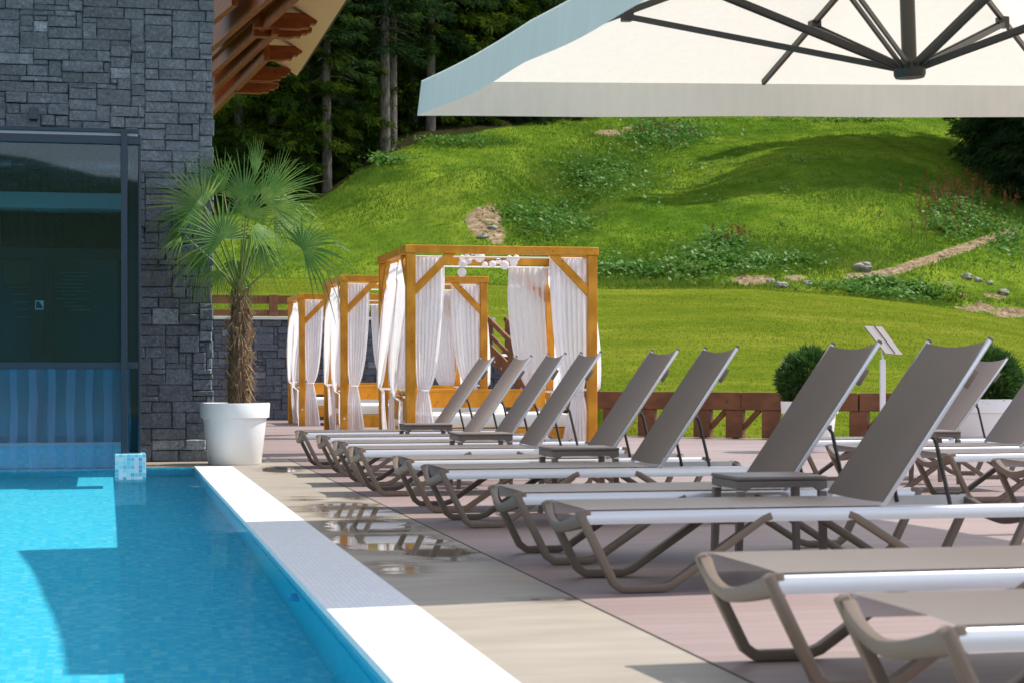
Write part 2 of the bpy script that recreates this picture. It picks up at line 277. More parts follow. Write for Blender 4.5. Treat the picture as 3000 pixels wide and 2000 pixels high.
# ------------------------------------------------------------------ mesh helpers
class MB:
    def __init__(s): s.v = []; s.f = []
    def add(s, vs, fs):
        o = len(s.v); s.v += [tuple(p) for p in vs]; s.f += [tuple(i + o for i in f) for f in fs]
    def box(s, x0, x1, y0, y1, z0, z1, mtx=None):
        vs = [Vector((x, y, z)) for x in (x0, x1) for y in (y0, y1) for z in (z0, z1)]
        if mtx: vs = [mtx @ p for p in vs]
        s.add(vs, [(0, 1, 3, 2), (4, 6, 7, 5), (0, 4, 5, 1), (2, 3, 7, 6), (0, 2, 6, 4), (1, 5, 7, 3)])
    def beam(s, a, b, w, h, up=Vector((0, 0, 1))):     # rectangular bar a->b, w across, h along up
        a = Vector(a); b = Vector(b); d = (b - a).normalized(); sd = d.cross(up)
        if sd.length < 1e-4: sd = Vector((1, 0, 0))
        sd.normalize(); u = sd.cross(d).normalized(); vs = []
        for p in (a, b):
            for i, j in ((-1, -1), (1, -1), (1, 1), (-1, 1)): vs.append(p + sd * (i * w / 2) + u * (j * h / 2))
        s.add(vs, [(0, 3, 2, 1), (4, 5, 6, 7), (0, 1, 5, 4), (1, 2, 6, 5), (2, 3, 7, 6), (3, 0, 4, 7)])
    def tube(s, pts, rad, n=10, cap=True, flat=1.0):
        pts = [Vector(p) for p in pts]; k = len(pts); rs = rad if isinstance(rad, (list, tuple)) else [rad] * k
        vs = []; up = Vector((0, 0, 1)); prev = None
        for i, p in enumerate(pts):
            d = (pts[min(i + 1, k - 1)] - pts[max(i - 1, 0)]).normalized()
            if prev is None:
                sd = d.cross(up);
                if sd.length < 1e-3: sd = d.cross(Vector((1, 0, 0)))
            else: sd = prev - d * prev.dot(d)
            sd.normalize(); prev = sd; u = d.cross(sd)
            for j in range(n):
                a = 2 * math.pi * j / n; vs.append(p + (sd * math.cos(a) + u * math.sin(a) * flat) * rs[i])
        fs = [(i * n + j, i * n + (j + 1) % n, (i + 1) * n + (j + 1) % n, (i + 1) * n + j) for i in range(k - 1) for j in range(n)]
        if cap: fs += [tuple(range(n - 1, -1, -1)), tuple(range((k - 1) * n, k * n))]
        s.add(vs, fs)
    def path(s, pts, w, h):          # mitred rectangular section along a path lying in the XZ plane; w along Y, h in plane
        k = len(pts); P = [Vector(p) for p in pts]; vs = []
        for i, p in enumerate(P):
            d0 = (P[i] - P[i - 1]).normalized() if i else (P[1] - P[0]).normalized()
            d1 = (P[i + 1] - P[i]).normalized() if i < k - 1 else d0
            t = (d0 + d1).normalized(); nrm = Vector((-t.z, 0, t.x)); sc = 1 / max(0.5, nrm.dot(Vector((-d0.z, 0, d0.x))))
            for a, b in ((-1, -1), (1, -1), (1, 1), (-1, 1)): vs.append(p + Vector((0, a * w / 2, 0)) + nrm * (b * h / 2 * sc))
        fs = [(i * 4 + j, i * 4 + (j + 1) % 4, i * 4 + 4 + (j + 1) % 4, i * 4 + 4 + j) for i in range(k - 1) for j in range(4)]
        fs += [(3, 2, 1, 0), tuple(range(4 * k - 4, 4 * k))]; s.add(vs, fs)
    def lathe(s, prof, n=48, c=(0, 0, 0)):
        vs = [(c[0] + r * math.cos(2 * math.pi * j / n), c[1] + r * math.sin(2 * math.pi * j / n), c[2] + z) for r, z in prof for j in range(n)]
        fs = [(i * n + j, i * n + (j + 1) % n, (i + 1) * n + (j + 1) % n, (i + 1) * n + j) for i in range(len(prof) - 1) for j in range(n)]
        s.add(vs, fs)
    def extrude(s, poly, axis, a, b):      # poly of 2D points, extruded along axis between a and b
        n = len(poly); mk = {'Y': lambda p, q: (p[0], q, p[1]), 'X': lambda p, q: (q, p[0], p[1]), 'Z': lambda p, q: (p[0], p[1], q)}[axis]
        s.add([mk(p, a) for p in poly] + [mk(p, b) for p in poly], [tuple(range(n - 1, -1, -1)), tuple(range(n, 2 * n))] + [(i, (i + 1) % n, n + (i + 1) % n, n + i) for i in range(n)])
    def sphere(s, c, r, n=16, sc=(1, 1, 1)):
        k = n // 2; prof = [(r * math.sin(math.pi * i / k), -r * math.cos(math.pi * i / k)) for i in range(k + 1)]
        prof[0] = (r * 0.01, -r); prof[-1] = (r * 0.01, r); s.lathe(prof, n, c)
    def build(s, name, material, parent=None, smooth=False, bevel=0.0, merge=False):
        me = bpy.data.meshes.new(name); me.from_pydata(s.v, [], s.f); me.update()
        if smooth or bevel or merge:
            bm = bmesh.new(); bm.from_mesh(me)
            if merge: bmesh.ops.remove_doubles(bm, verts=bm.verts, dist=1e-4)
            bmesh.ops.recalc_face_normals(bm, faces=bm.faces)
            if bevel:
                es = [e for e in bm.edges if len(e.link_faces) == 2 and e.calc_face_angle(0) > R(28)]
                if es: bmesh.ops.bevel(bm, geom=es, offset=bevel, segments=2, affect='EDGES', profile=0.5, clamp_overlap=True)
            if smooth:
                for f in bm.faces: f.smooth = True
                for e in bm.edges:
                    if len(e.link_faces) == 2 and e.calc_face_angle(0) > R(40): e.smooth = False
            bm.to_mesh(me); bm.free()
        me.materials.append(material); o = bpy.data.objects.new(name, me); COL.objects.link(o)
        if parent: o.parent = parent
        return o
def npmesh(name, V, F, material, parent=None, attrs=None):       # numpy verts, faces (equal-size)
    me = bpy.data.meshes.new(name); k = F.shape[1]
    me.vertices.add(len(V)); me.vertices.foreach_set('co', V.astype(np.float32).ravel())
    me.loops.add(F.size); me.loops.foreach_set('vertex_index', F.astype(np.int32).ravel())
    me.polygons.add(len(F)); me.polygons.foreach_set('loop_start', np.arange(0, F.size, k, dtype=np.int32))
    me.polygons.foreach_set('loop_total', np.full(len(F), k, dtype=np.int32)); me.update(); me.validate()
    for n, a in (attrs or {}).items():
        at = me.attributes.new(n, 'FLOAT', 'POINT'); at.data.foreach_set('value', a.astype(np.float32))
    me.materials.append(material); o = bpy.data.objects.new(name, me); COL.objects.link(o)
    if parent: o.parent = parent
    return o
def empty(name, loc=(0, 0, 0), rz=0.0):
    o = bpy.data.objects.new(name, None); COL.objects.link(o); o.location = loc; o.rotation_euler = (0, 0, rz); o.empty_display_size = 0.2; return o
def tag(o, label=None, cat=None, group=None, kind=None):
    if label: o['label'] = label
    if cat: o['category'] = cat
    if group: o['group'] = group
    if kind: o['kind'] = kind
    return o
def copy_tree(o, parent=None):
    c = o.copy(); COL.objects.link(c); c.parent = parent
    for ch in list(o.children): copy_tree(ch, c)
    return c

# ------------------------------------------------------------------ terrain
def ip(x, tab): return float(np.interp(x, [a for a, _ in tab], [b for _, b in tab]))
LAWN_TOP = [(-2500, 790), (0, 800), (560, 812), (850, 818), (1500, 838), (1800, 848), (2200, 848), (2500, 872), (2700, 893), (2800, 908), (3000, 945), (3500, 1000), (5000, 1040)]
YB = [(-2500, 640), (0, 640), (600, 640), (940, 590), (1100, 480), (1240, 415), (1500, 375), (1650, 345), (2000, 322), (2600, 322), (2800, 420), (3000, 560), (3400, 620), (5000, 700)]
TB = [(-2500, 93), (0, 93), (600, 94), (940, 96), (1100, 98), (1240, 101), (1500, 108), (1650, 116), (2000, 128), (2600, 124), (2800, 112), (3000, 100), (3400, 98), (5000, 98)]
def px_of(X, Y):
    t = X * SW + Y * CW; return 1500 + FPX * (X * CW - Y * SW) / max(t, 0.5), t
def ground_z(X, Y):
    px, t = px_of(X, Y); pxc = min(max(px, -2500), 5000)
    zt = HC + (CY - ip(pxc, LAWN_TOP)) / FPX * 70
    if t <= 71:
        s0 = min(max((t - 27.5) / 42.5, 0), 1.03); zr = -0.16 + (zt + 0.16) * (s0 ** 0.92)
        if Y < 38.8: zl = -0.16
        else: zl = 1.98 + (zt - 1.98) * min(max((t - 39) / 31.0, 0), 1.03)
        w = min(max((X - 7.6) / 0.9, 0), 1); w = w * w * (3 - 2 * w); z = zl * (1 - w) + zr * w
        if 28 < Y < 38.7: w2 = min(max((X - (7.25 + (Y - 29) * 0.25)) / 0.5, 0), 1); z = -0.16 * (1 - w2) + z * w2
        if t < 66: return z
    tb = ip(pxc, TB); zb = HC + (CY - ip(pxc, YB)) / FPX * tb
    s1 = (t - 71) / (tb - 71)
    if s1 <= 0: h = zt
    elif s1 <= 1: h = zt + (zb - zt) * (s1 ** 0.95)
    else: h = zb + (t - tb) * (0.30 if px < 1500 else 0.22)
    h += 1.7 * math.exp(-((px - 1400) / 150) ** 2 - ((t - 84) / 5.0) ** 2)
    h -= 1.6 * math.exp(-((px - 1640) / 110) ** 2 - ((t - 92) / 7.0) ** 2)
    h += 1.0 * math.exp(-((px - 2480) / 380) ** 2 - ((t - 94) / 12.0) ** 2)
    h -= 1.0 * math.exp(-((px - 1980) / 190) ** 2 - ((t - 100) / 8.0) ** 2)
    dip = min(max((px - 2250) / 500, 0), 1); h -= 1.0 * dip * math.exp(-((t - 74.3) / 1.8) ** 2)
    if t > 71: h += 0.12 * noise.fractal(Vector((X * 0.25, Y * 0.25, 0)), 0.8, 2.0, 4)
    if t <= 71:
        k = (t - 66) / 5; return z * (1 - k) + h * k
    return h
def drop(X, Y, dz=0.0): return Vector((X, Y, ground_z(X, Y) + dz))
def hit(x, y, t0=60):             # photo ray -> terrain point
    t = t0
    while t < 260:
        p = ond(x, y, t)
        if p.z <= ground_z(p.x, p.y): return Vector((p.x, p.y, ground_z(p.x, p.y)))
        t += 0.25
    return None
DIRT = [(1420, 650, 55, 48, 1.25), (1455, 690, 28, 30, 1.1), (1790, 390, 55, 10, 1.1), (1850, 378, 30, 8, 1.0), (2200, 822, 70, 16, 1.1), (2330, 815, 50, 12, 0.8),
        (2900, 868, 110, 12, 0.75), (2760, 835, 100, 10, 0.7), (2500, 845, 60, 8, .6), (2960, 915, 60, 18, 1.15), (2860, 903, 70, 12, 1.1)]
TRACK = [(2520, 815), (2600, 800), (2700, 768), (2800, 735), (2890, 705), (2960, 680)]
def dirt_at(px, py):
    d = 0
    for cx, cy_, sx, sy, a in DIRT: d = max(d, a * math.exp(-((px - cx) / sx) ** 2 - ((py - cy_) / sy) ** 2))
    if 2480 < px < 3000:
        yy = float(np.interp(px, [a for a, _ in TRACK], [b for _, b in TRACK])); d = max(d, 1.05 * math.exp(-((py - yy) / 15) ** 2))
    return d
cols = np.concatenate([np.arange(-2500, 200, 60), np.arange(200, 3200, 14), np.arange(3200, 5001, 60)])
rows = np.concatenate([np.arange(20, 44, 0.25), np.arange(44, 68, 0.8), np.arange(68, 130, 0.4), np.arange(130, 260, 4), np.arange(260, 900, 40)])
V = []; aL = []; aD = []; aF = []
for t in rows:
    for px in cols:
        d = ray(px, CY) * t; z = ground_z(d.x, d.y); V.append((d.x, d.y, z)); py = CY - FPX * (z - HC) / t
        lt = 71.3 + 1.6 * noise.noise(Vector((d.x * 0.2, d.y * 0.2, 3)))
        aL.append(1.0 if t < lt else 0.0); aD.append(dirt_at(px, py) if t > 70 else 0.0)
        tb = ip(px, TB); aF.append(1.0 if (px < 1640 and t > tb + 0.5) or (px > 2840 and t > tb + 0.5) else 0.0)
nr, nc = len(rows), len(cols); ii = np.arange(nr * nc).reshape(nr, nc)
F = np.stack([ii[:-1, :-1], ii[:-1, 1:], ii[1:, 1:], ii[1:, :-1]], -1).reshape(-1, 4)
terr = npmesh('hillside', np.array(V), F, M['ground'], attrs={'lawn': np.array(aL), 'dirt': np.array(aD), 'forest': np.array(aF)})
for p in terr.data.polygons: p.use_smooth = True
tag(terr, kind='structure')
g = MB(); g.box(-900, 900, -900, 900, -3.2, -3.0); tag(g.build('ground', mat('far_ground', (0.10, 0.17, 0.03), 0.9)), kind='structure')

V = []; K = 90  # unseen ring of hills, added so the glass reflects something dark
for j in range(12):
    for i in range(K):
        a = R(150 + 240 * i / (K - 1)); rr_ = 45 + j * 9; z = -0.5 + 1.7 * j * (1 + 0.35 * noise.noise(Vector((i * 0.2, j * 0.3, 9)))); V.append((rr_ * math.cos(a) + 10, rr_ * math.sin(a), z))
ii = np.arange(12 * K).reshape(12, K); tag(npmesh('added_hills', np.array(V), np.stack([ii[:-1, :-1], ii[1:, :-1], ii[1:, 1:], ii[:-1, 1:]], -1).reshape(-1, 4), mat('added_dark_hill', (0.05, 0.09, 0.03), 0.9)), kind='structure')

# ------------------------------------------------------------------ paved setting
XE, XC, XT = 0.894, 1.288, 2.011         # pool edge, coping outer edge, tile/deck joint
YP = 19.86                               # far pool edge
def sheet(name, x0, x1, y0, y1, z, material, nx=1, ny=1, attr=None, thick=0.12):
    xs = np.linspace(x0, x1, nx + 1); ys = np.linspace(y0, y1, ny + 1)
    V = np.array([(x, y, z) for y in ys for x in xs]); i = np.arange(len(V)).reshape(ny + 1, nx + 1)
    F = np.stack([i[:-1, :-1], i[:-1, 1:], i[1:, 1:], i[1:, :-1]], -1).reshape(-1, 4)
    return tag(npmesh(name, V, F, material, attrs={'wet': np.array([attr(x, y) for x, y, _ in V])} if attr else None), kind='structure')
WET = [(1.72, 13.3, .4, 1.1, .85), (1.62, 12.0, .4, .7, .85), (1.58, 10.9, .4, .8, .95), (1.78, 10.2, .25, .6, .9), (1.45, 9.4, .2, .5, .6), (1.7, 19.0, .22, .6, 1.0), (1.9, 14.6, .15, .3, .7), (1.9, 7.9, .25, .3, .45), (1.6, 16.2, .3, .4, .35), (1.5, 14.6, .25, .5, .5)]
def wetf(x, y): return max(a * math.exp(-((x - cx) / sx) ** 2 - ((y - cy_) / sy) ** 2) for cx, cy_, sx, sy, a in WET)
d = MB(); d.v = [(XT, -6, 0), (14, -6, 0), (14, 24.0, 0), (10.6, 25.35, 0), (7.9, 27.75, 0), (6.4, 29.2, 0), (9.4, 36.2, 0), (9.4, 38.3, 0), (1.15, 38.3, 0), (1.15, 21.3, 0), (XT, 21.3, 0)]
d.f = [tuple(range(11))]; tag(d.build('deck', M['deck']), kind='structure')
d = MB()
rim = [(14, 24.0), (10.6, 25.35), (7.9, 27.75), (6.4, 29.2), (9.4, 36.2)]
for a, b in zip(rim, rim[1:]): d.beam((a[0], a[1], -0.14), (b[0], b[1], -0.14), 0.05, 0.27)
tag(d.build('deck_edge', M['wood_red']), kind='structure')
sheet('path', XC, XT, -6, 21.3, 0.0, M['tile'], 24, 400, wetf)
sheet('path_end', -6, XC, YP, 21.3, -0.004, M['tile'], 2, 2, lambda x, y: 0)
d = MB(); d.box(XE, XC, -6, YP, -0.25, 0.004); tag(d.build('pool_coping', M['coping'], bevel=0.004), kind='structure')
d = MB(); d.box(XT - 0.004, XT + 0.004, -6, 21.3, -0.1, 0.003); tag(d.build('path_joint', mat('joint', (0.06, 0.045, 0.04), 0.8)), kind='structure')
PD = 1.2; WL = -0.022
d = MB(); d.box(-7, XE, -6, YP + 0.0, -PD - 0.2, -PD); fl = tag(d.build('pool_floor', M['pool_floor']), kind='structure')
d = MB(); d.box(XE - 0.012, XE + 0.2, -6, YP, -PD, -0.26); w1 = tag(d.build('pool_side_wall', M['pool_wx']), kind='structure')
d = MB(); d.box(XE - 0.004, XE + 0.1, -6, YP, -0.262, -0.03); w3 = tag(d.build('pool_side_wall_top', M['pool_wx']), kind='structure')
d = MB(); d.box(-7, XE - 0.015, YP - 0.02, YP + 0.2, -PD, -0.01); w2 = tag(d.build('pool_end_wall', M['pool_wy']), kind='structure')
wv = MB(); wv.v = [(-7, -6, WL), (XE - 0.003, -6, WL), (XE - 0.003, YP - 0.02, WL), (-7, YP - 0.02, WL)]; wv.f = [(0, 1, 2, 3)]
water = tag(wv.build('water', M['water']), kind='structure')
for p in water.data.polygons: p.use_smooth = True
try:
    sl.cycles.is_caustics_light = True; water.cycles.is_caustics_caster = True
    for o in (fl, w1, w2, w3): o.cycles.is_caustics_receiver = True
except Exception as ex: print('caustics flags', ex)

# ------------------------------------------------------------------ stone walls
def ashlar(x0, x1, z0, z1, y, ux, uz, holes=(), seed=1, deep=0.035, wmax=6, hmax=3, edge=0.0):
    r = random.Random(seed); nx = int(round((x1 - x0) / ux)); nz = int(round((z1 - z0) / uz)); occ = np.zeros((nz, nx), bool)
    V = []; F = []; T = []
    for j in range(nz):
        for i in range(nx):
            if occ[j, i]: continue
            w = r.choice([3, 4, 4, 5, 5, 6, 2][:wmax + 1]); h = r.choice([1, 2, 2, 2, 3][:hmax + 2])
            ww = 0
            while ww < w and i + ww < nx and not occ[j, i + ww]: ww += 1
            h = min(h, nz - j); occ[j:j + h, i:i + ww] = True
            a, b = x0 + i * ux, x0 + (i + ww) * ux; c, d = z0 + j * uz, z0 + (j + h) * uz
            if any(a < hx1 - 0.01 and b > hx0 + 0.01 and c < hz1 - 0.01 and d > hz0 + 0.01 for hx0, hx1, hz0, hz1 in holes):
                for hx0, hx1, hz0, hz1 in holes:
                    if c < hz1 and d > hz0:
                        if a < hx1 < b and hx1 - a < b - hx1 + 0.3: a = hx1
                        elif a < hx0 < b: b = hx0
                        elif a < hx1 and b > hx0:
                            if d > hz1 and d - hz1 > 0.03: c = hz1
                            else: b = a
                if b - a < 0.03: continue
            if i + ww >= nx: b += edge * r.uniform(-0.5, 1)
            g = r.uniform(0.0005, 0.0025); dp = r.uniform(0, 1) ** 1.6 * deep; o = len(V); t = r.random()
            # front face as 3x3 grid with jitter so the split face catches light
            xs = [a + g, a + g + 0.012, (a + b) / 2, b - g - 0.012, b - g]; zs = [c + g, c + g + 0.008, (c + d) / 2, d - g - 0.008, d - g]
            for q, zz in enumerate(zs):
                for p, xx in enumerate(xs):
                    ed = p in (0, 4) or q in (0, 4)
                    V.append((xx + r.uniform(-.003, .003), y - dp + (0.008 if ed else -0.004) + r.uniform(-.005, .005), zz + r.uniform(-.003, .003))); T.append(t)
            for q in range(4):
                for p in range(4): F.append((o + q * 5 + p, o + q * 5 + p + 1, o + q * 5 + p + 6, o + q * 5 + p + 5))
            k = len(V)
            for (xx, zz) in ((xs[0], zs[0]), (xs[4], zs[0]), (xs[4], zs[4]), (xs[0], zs[4])): V.append((xx, y + 0.08, zz)); T.append(t)
            bnd = [[o + p for p in range(5)], [o + 4 + 5 * q for q in range(5)], [o + 24 - p for p in range(5)], [o + 20 - 5 * q for q in range(5)]]
            for s_, e in enumerate(bnd):
                p0, p1 = k + s_, k + (s_ + 1) % 4
                F.append((e[0], p0, p1, e[4])); 
                for q in range(1, 4): pass
    return V, F, T
def stone_part(name, args, parent, **kw):
    V, F, T = ashlar(*args, **kw); me = bpy.data.meshes.new(name); me.from_pydata(V, [], F); me.update()
    at = me.attributes.new('tone', 'FLOAT', 'POINT'); at.data.foreach_set('value', T); me.materials.append(M['stone'])
    o = bpy.data.objects.new(name, me); COL.objects.link(o); o.parent = parent; return o
YW = 21.08; XW = 1.155
HX0, HX1, HZ1 = -4.2, 0.22, 2.72
bld = empty('spa_building', (XW - 2, YW, 0)); tag(bld, 'poolside building clad in rough grey split stone with a dark glazed doorway', 'building')
inv = Matrix.Translation(-bld.location)
def child(o, p):
    o.parent = p; o.matrix_parent_inverse = Matrix.Translation(-Vector(p.location)); return o
o = stone_part('stone_cladding', (-2.4, XW, 0, 7.02, YW, 0.074, 0.06), None, holes=[(HX0, HX1, -1, HZ1)], seed=5, edge=0.02); child(o, bld)
d = MB(); d.box(HX1, XW - 0.02, YW + 0.03, YW + 0.6, -0.05, 7); d.box(-7, HX1, YW + 0.03, YW + 0.6, HZ1, 7); d.box(-7, -4.3, YW + .03, YW + .6, -0.05, HZ1)
child(d.build('wall', M['mortar']), bld)
d = MB(); d.box(-7, XW - 0.3, YW + 5.5, YW + 6, -0.05, 5); child(d.build('back_wall', M['mortar']), bld)
d = MB(); d.box(-4.3, HX1, YW - 0.32, YW + 0.03, HZ1 + 0.02, HZ1 + 0.19); child(d.build('lintel', M['concrete'], bevel=0.006), bld)
# eave and roof, behind the wall
ev = [ond(1011, 0, 25.3), None]; XEV, ZEV = 3.12, 5.93
d = MB(); s_ = 0.62
def soff(X): return ZEV + (XEV - X) * s_
d.add([(XEV, 18, ZEV), (XEV, 31.5, ZEV), (0.4, 31.5, soff(0.4)), (0.4, 18, soff(0.4)), (XEV, 18, ZEV + 0.14), (XEV, 31.5, ZEV + 0.14), (0.4, 31.5, soff(0.4) + 0.14), (0.4, 18, soff(0.4) + 0.14)],
      [(0, 1, 2, 3), (7, 6, 5, 4), (0, 4, 5, 1), (1, 5, 6, 2), (2, 6, 7, 3), (3, 7, 4, 0)])
child(d.build('soffit', M['soffit']), bld)
d = MB(); d.add([(XEV + 0.1, 17.9, ZEV + 0.11), (XEV + 0.1, 31.7, ZEV + 0.11), (-3.0, 31.7, soff(-3) + 0.16), (-3.0, 17.9, soff(-3) + 0.16), (XEV + 0.1, 17.9, ZEV + 0.22), (XEV + 0.1, 31.7, ZEV + 0.22), (-3, 31.7, soff(-3) + 0.27), (-3, 17.9, soff(-3) + 0.27)],
      [(3, 2, 1, 0), (4, 5, 6, 7), (1, 5, 4, 0), (2, 6, 5, 1), (3, 7, 6, 2), (0, 4, 7, 3)])
child(d.build('roof', mat('dark_roof', (0.05, 0.04, 0.035), 0.7)), bld)
def eave_beam(p0, p1, z, w, h):
    a = onz(*p0, z); b = onz(*p1, z); dd = (b - a) * 0.15; m_ = MB(); m_.beam(a - (dd * 4 if p0[1] == 0 else dd * 0.1), b + dd, w, h); return child(m_.build('beam', M['wood_eave'], bevel=0.008), bld)
for p0, p1, z, w, h in [((742, 0), (615, 115), 6.20, 0.09, 0.42), ((822, 0), (612, 196), 6.10, 0.09, 0.40), ((806, 68), (614, 253), 6.00, 0.09, 0.36), ((778, 148), (612, 320), 5.86, 0.09, 0.34), ((655, 0), (603, 45), 6.3, 0.09, 0.44), ((780, 0), (612, 155), 6.25, 0.07, 0.3)]:
    eave_beam(p0, p1, z, w, h)
def bracket(x1, y, z, ln, h=0.2):
    p = onz(x1, y, z); prof = [(0, h * .5), (0, h), (-ln, h), (-ln, -0.03), (-0.30, -0.03), (-0.24, -0.01), (-0.16, -0.01), (-0.14, h * .25), (-0.06, h * .27), (-0.04, h * .5)]
    m_ = MB(); m_.extrude([(p.x + a, p.z + b) for a, b in prof], 'Y', p.y - 0.09, p.y + 0.09); child(m_.build('bracket', M['wood_eave'], bevel=0.006), bld)
bracket(937, 85, 5.93, 0.95); bracket(912, 110, 5.86, 0.85, 0.13); bracket(884, 176, 5.88, 0.85); bracket(850, 236, 5.84, 0.8); bracket(815, 272, 5.70, 0.75, 0.15)

# doorway inside the glass box
door = empty('entrance_door', (-1.2, YW + 0.1, 0)); tag(door, 'dark brown framed glass door seen through the glass enclosure', 'door')
Yd = YW + 0.1
d = MB()
xm0, xm1 = onY(91, 800, Yd).x, onY(128, 800, Yd).x
for a, b in ((xm0, xm1), (HX1 - 0.06, HX1), (-4.2, -4.1), (onY(140, 800, Yd).x, onY(153, 800, Yd).x)): d.box(a, b, Yd, Yd + 0.1, 0.02, 2.3)
d.box(-4.2, HX1, Yd - 0.005, Yd + 0.105, 2.22, 2.34); d.box(-4.2, HX1, Yd - 0.005, Yd + 0.105, 0.0, 0.06)
child(d.build('frame', M['door_brown']), door)
d = MB()
for i in range(46): x = -4.2 + i * 0.096; d.box(x, x + 0.085, Yd + 0.02, Yd + 0.05, 2.345, HZ1 + 0.02)
child(d.build('slat_panel', M['slats']), door)
d = MB(); d.box(-4.1, HX1 - 0.06, Yd + 0.05, Yd + 0.06, 0.06, 2.22); child(d.build('pane', M['glass_dark']), door)
d = MB(); d.box(onY(10, 800, Yd).x, onY(88, 800, Yd).x, Yd + 0.035, Yd + 0.045, 1.95, 2.2); child(d.build('transom_panel', mat('tan_blind', (0.10, 0.075, 0.05), 0.7)), door)
a = onY(103, 907, Yd - 0.006); b = onY(128, 881, Yd - 0.006); d = MB(); d.box(a.x, b.x, Yd - 0.004, Yd - 0.001, a.z, b.z)
sg = d.build('door_sticker', M['white']); child(sg, door)
w_ = b.x - a.x; h_ = b.z - a.z; d = MB(); y_ = Yd - 0.0055
d.add([(a.x + .1 * w_, y_, a.z + .12 * h_), (a.x + .88 * w_, y_, a.z + .12 * h_), (a.x + .88 * w_, y_, a.z + .3 * h_), (a.x + .45 * w_, y_, a.z + .88 * h_), (a.x + .1 * w_, y_, a.z + .88 * h_)], [(0, 1, 2, 3, 4)])
k_ = d.build('sticker_mark', M['frame_navy']); k_.parent = sg; 
bl = empty('reflection_streaks', (-1, Yd + 0.3, 1)); tag(bl, 'pale horizontal bars standing in for streaks reflected in the dark door glass', 'reflection')  # thin bars imitate pale streaks reflected in the door glass
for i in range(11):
    y_ = 800 + i * 11; d = MB(); q0, q1 = onY(160 + random.uniform(0, 45), y_, Yd + 0.3), onY(268 - random.uniform(0, 50), y_, Yd + 0.3); d.box(q0.x, q1.x, Yd + 0.3, Yd + 0.34, q0.z, q0.z + 0.012); child(d.build('slat', M['reflection']), bl)
    if i % 2 == 0: d = MB(); q0, q1 = onY(20 + 3 * i, y_ + 20, Yd + 0.3), onY(84, y_ + 20, Yd + 0.3); d.box(q0.x, q1.x, Yd + 0.3, Yd + 0.34, q0.z, q0.z + 0.010); child(d.build('slat', M['reflection']), bl)
d = MB(); d.box(-7, XW - 0.3, YW + 0.61, YW + 5.5, -0.05, 0.01); child(d.build('floor', M['concrete']), bld)
d = MB(); d.box(-7, HX1, Yd + 0.55, Yd + 0.6, 0.02, HZ1); child(d.build('added_backing', mat('teal_added_backing', (0.10, 0.33, 0.38), 0.6)), door)  # made-up teal panel, added to brighten the door glass from behind
# glass box
YG = 18.2
gb = empty('glass_enclosure', (-2, YG, 0)); tag(gb, 'navy framed glass enclosure over the covered end of the pool', 'enclosure')
XR = onY(413, 800, YG).x
zt0 = onY(380, 381, YG).z; zt1 = onY(380, 396, YG).z; zt2 = onY(380, 426, YG).z
d = MB(); d.box(-6, XR - 0.02, YG - 0.06, YG + 0.1, zt1 + 0.012, zt0); child(d.build('gutter', M['frame_navy'], bevel=0.006), gb)
d = MB(); d.box(-6, XR - 0.03, YG - 0.03, YG + 0.05, zt1 - 0.018, zt1 + 0.014); child(d.build('trim_strip', mat('pale_trim', (0.45, 0.42, 0.46), 0.4)), gb)
d = MB(); d.box(-6, XR, YG - 0.05, YG + 0.1, zt2, zt1 - 0.018); child(d.build('top_rail', M['frame_navy'], bevel=0.006), gb)
xa, xb = onY(354, 800, YG).x, onY(373, 800, YG).x
d = MB(); d.box(xa, xb, YG - 0.075, YG - 0.052, 0.26, zt1 + 0.02); d.box(xa, xb, YG - 0.06, YG + 0.02, 0.22, zt2); child(d.build('post', M['frame_navy'], bevel=0.004), gb)
d = MB(); d.box(XR - 0.025, XR, YG - 0.03, YG + 0.06, 0.22, zt2); child(d.build('post', M['frame_navy'], bevel=0.004), gb)
d = MB(); d.box(XR - 0.09, XR - 0.005, YW - 0.3, YW - 0.05, 0.0, zt2); child(d.build('post', M['frame_navy'], bevel=0.004), gb)
zm0, zm1 = onY(300, 1080, YG).z, onY(300, 1061, YG).z
d = MB(); d.box(-6, XR - 0.026, YG - 0.045, YG + 0.05, zm0, zm1); child(d.build('transom', M['frame_navy'], bevel=0.004), gb)
d = MB(); d.box(XR - 0.03, XR, YG + 0.1, YW - 0.05, zt2, zt1 - 0.02); d.box(XR - 0.03, XR, YG + 0.061, YW - 0.3, zm0, zm1); child(d.build('side_rail', M['frame_navy']), gb)
d = MB(); d.box(-6, xa - 0.003, YG - 0.012, YG - 0.002, zm1, zt2); child(d.build('pane', M['glass']), gb)
d = MB(); d.box(xb + 0.003, XR - 0.027, YG - 0.012, YG - 0.002, zm1, zt2); d.box(xb + 0.003, XR - 0.027, YG - 0.012, YG - 0.002, 0.24, zm0); child(d.build('pane', M['glass']), gb)
d = MB(); d.box(XR - 0.018, XR - 0.01, YG + 0.07, YW - 0.31, 0.02, zt2); child(d.build('side_pane', M['glass_clear']), gb)
d = MB(); d.box(-6, XR, YG + 0.101, YW - 0.05, zt1, zt1 + 0.012); child(d.build('roof_pane', M['glass_clear']), gb)
d = MB(); zs_ = onY(100, 1078, 19.5).z; d.box(-6, 0.2, 19.5, 19.53, zs_, zs_ + 0.03); sr = tag(d.build('curtain_rail', mat('teal_rail', (0.12, 0.4, 0.5), 0.3)), 'thin teal rail holding the plastic strips under the enclosure transom', 'rail')
x = -3.0; i = 0
protos = []
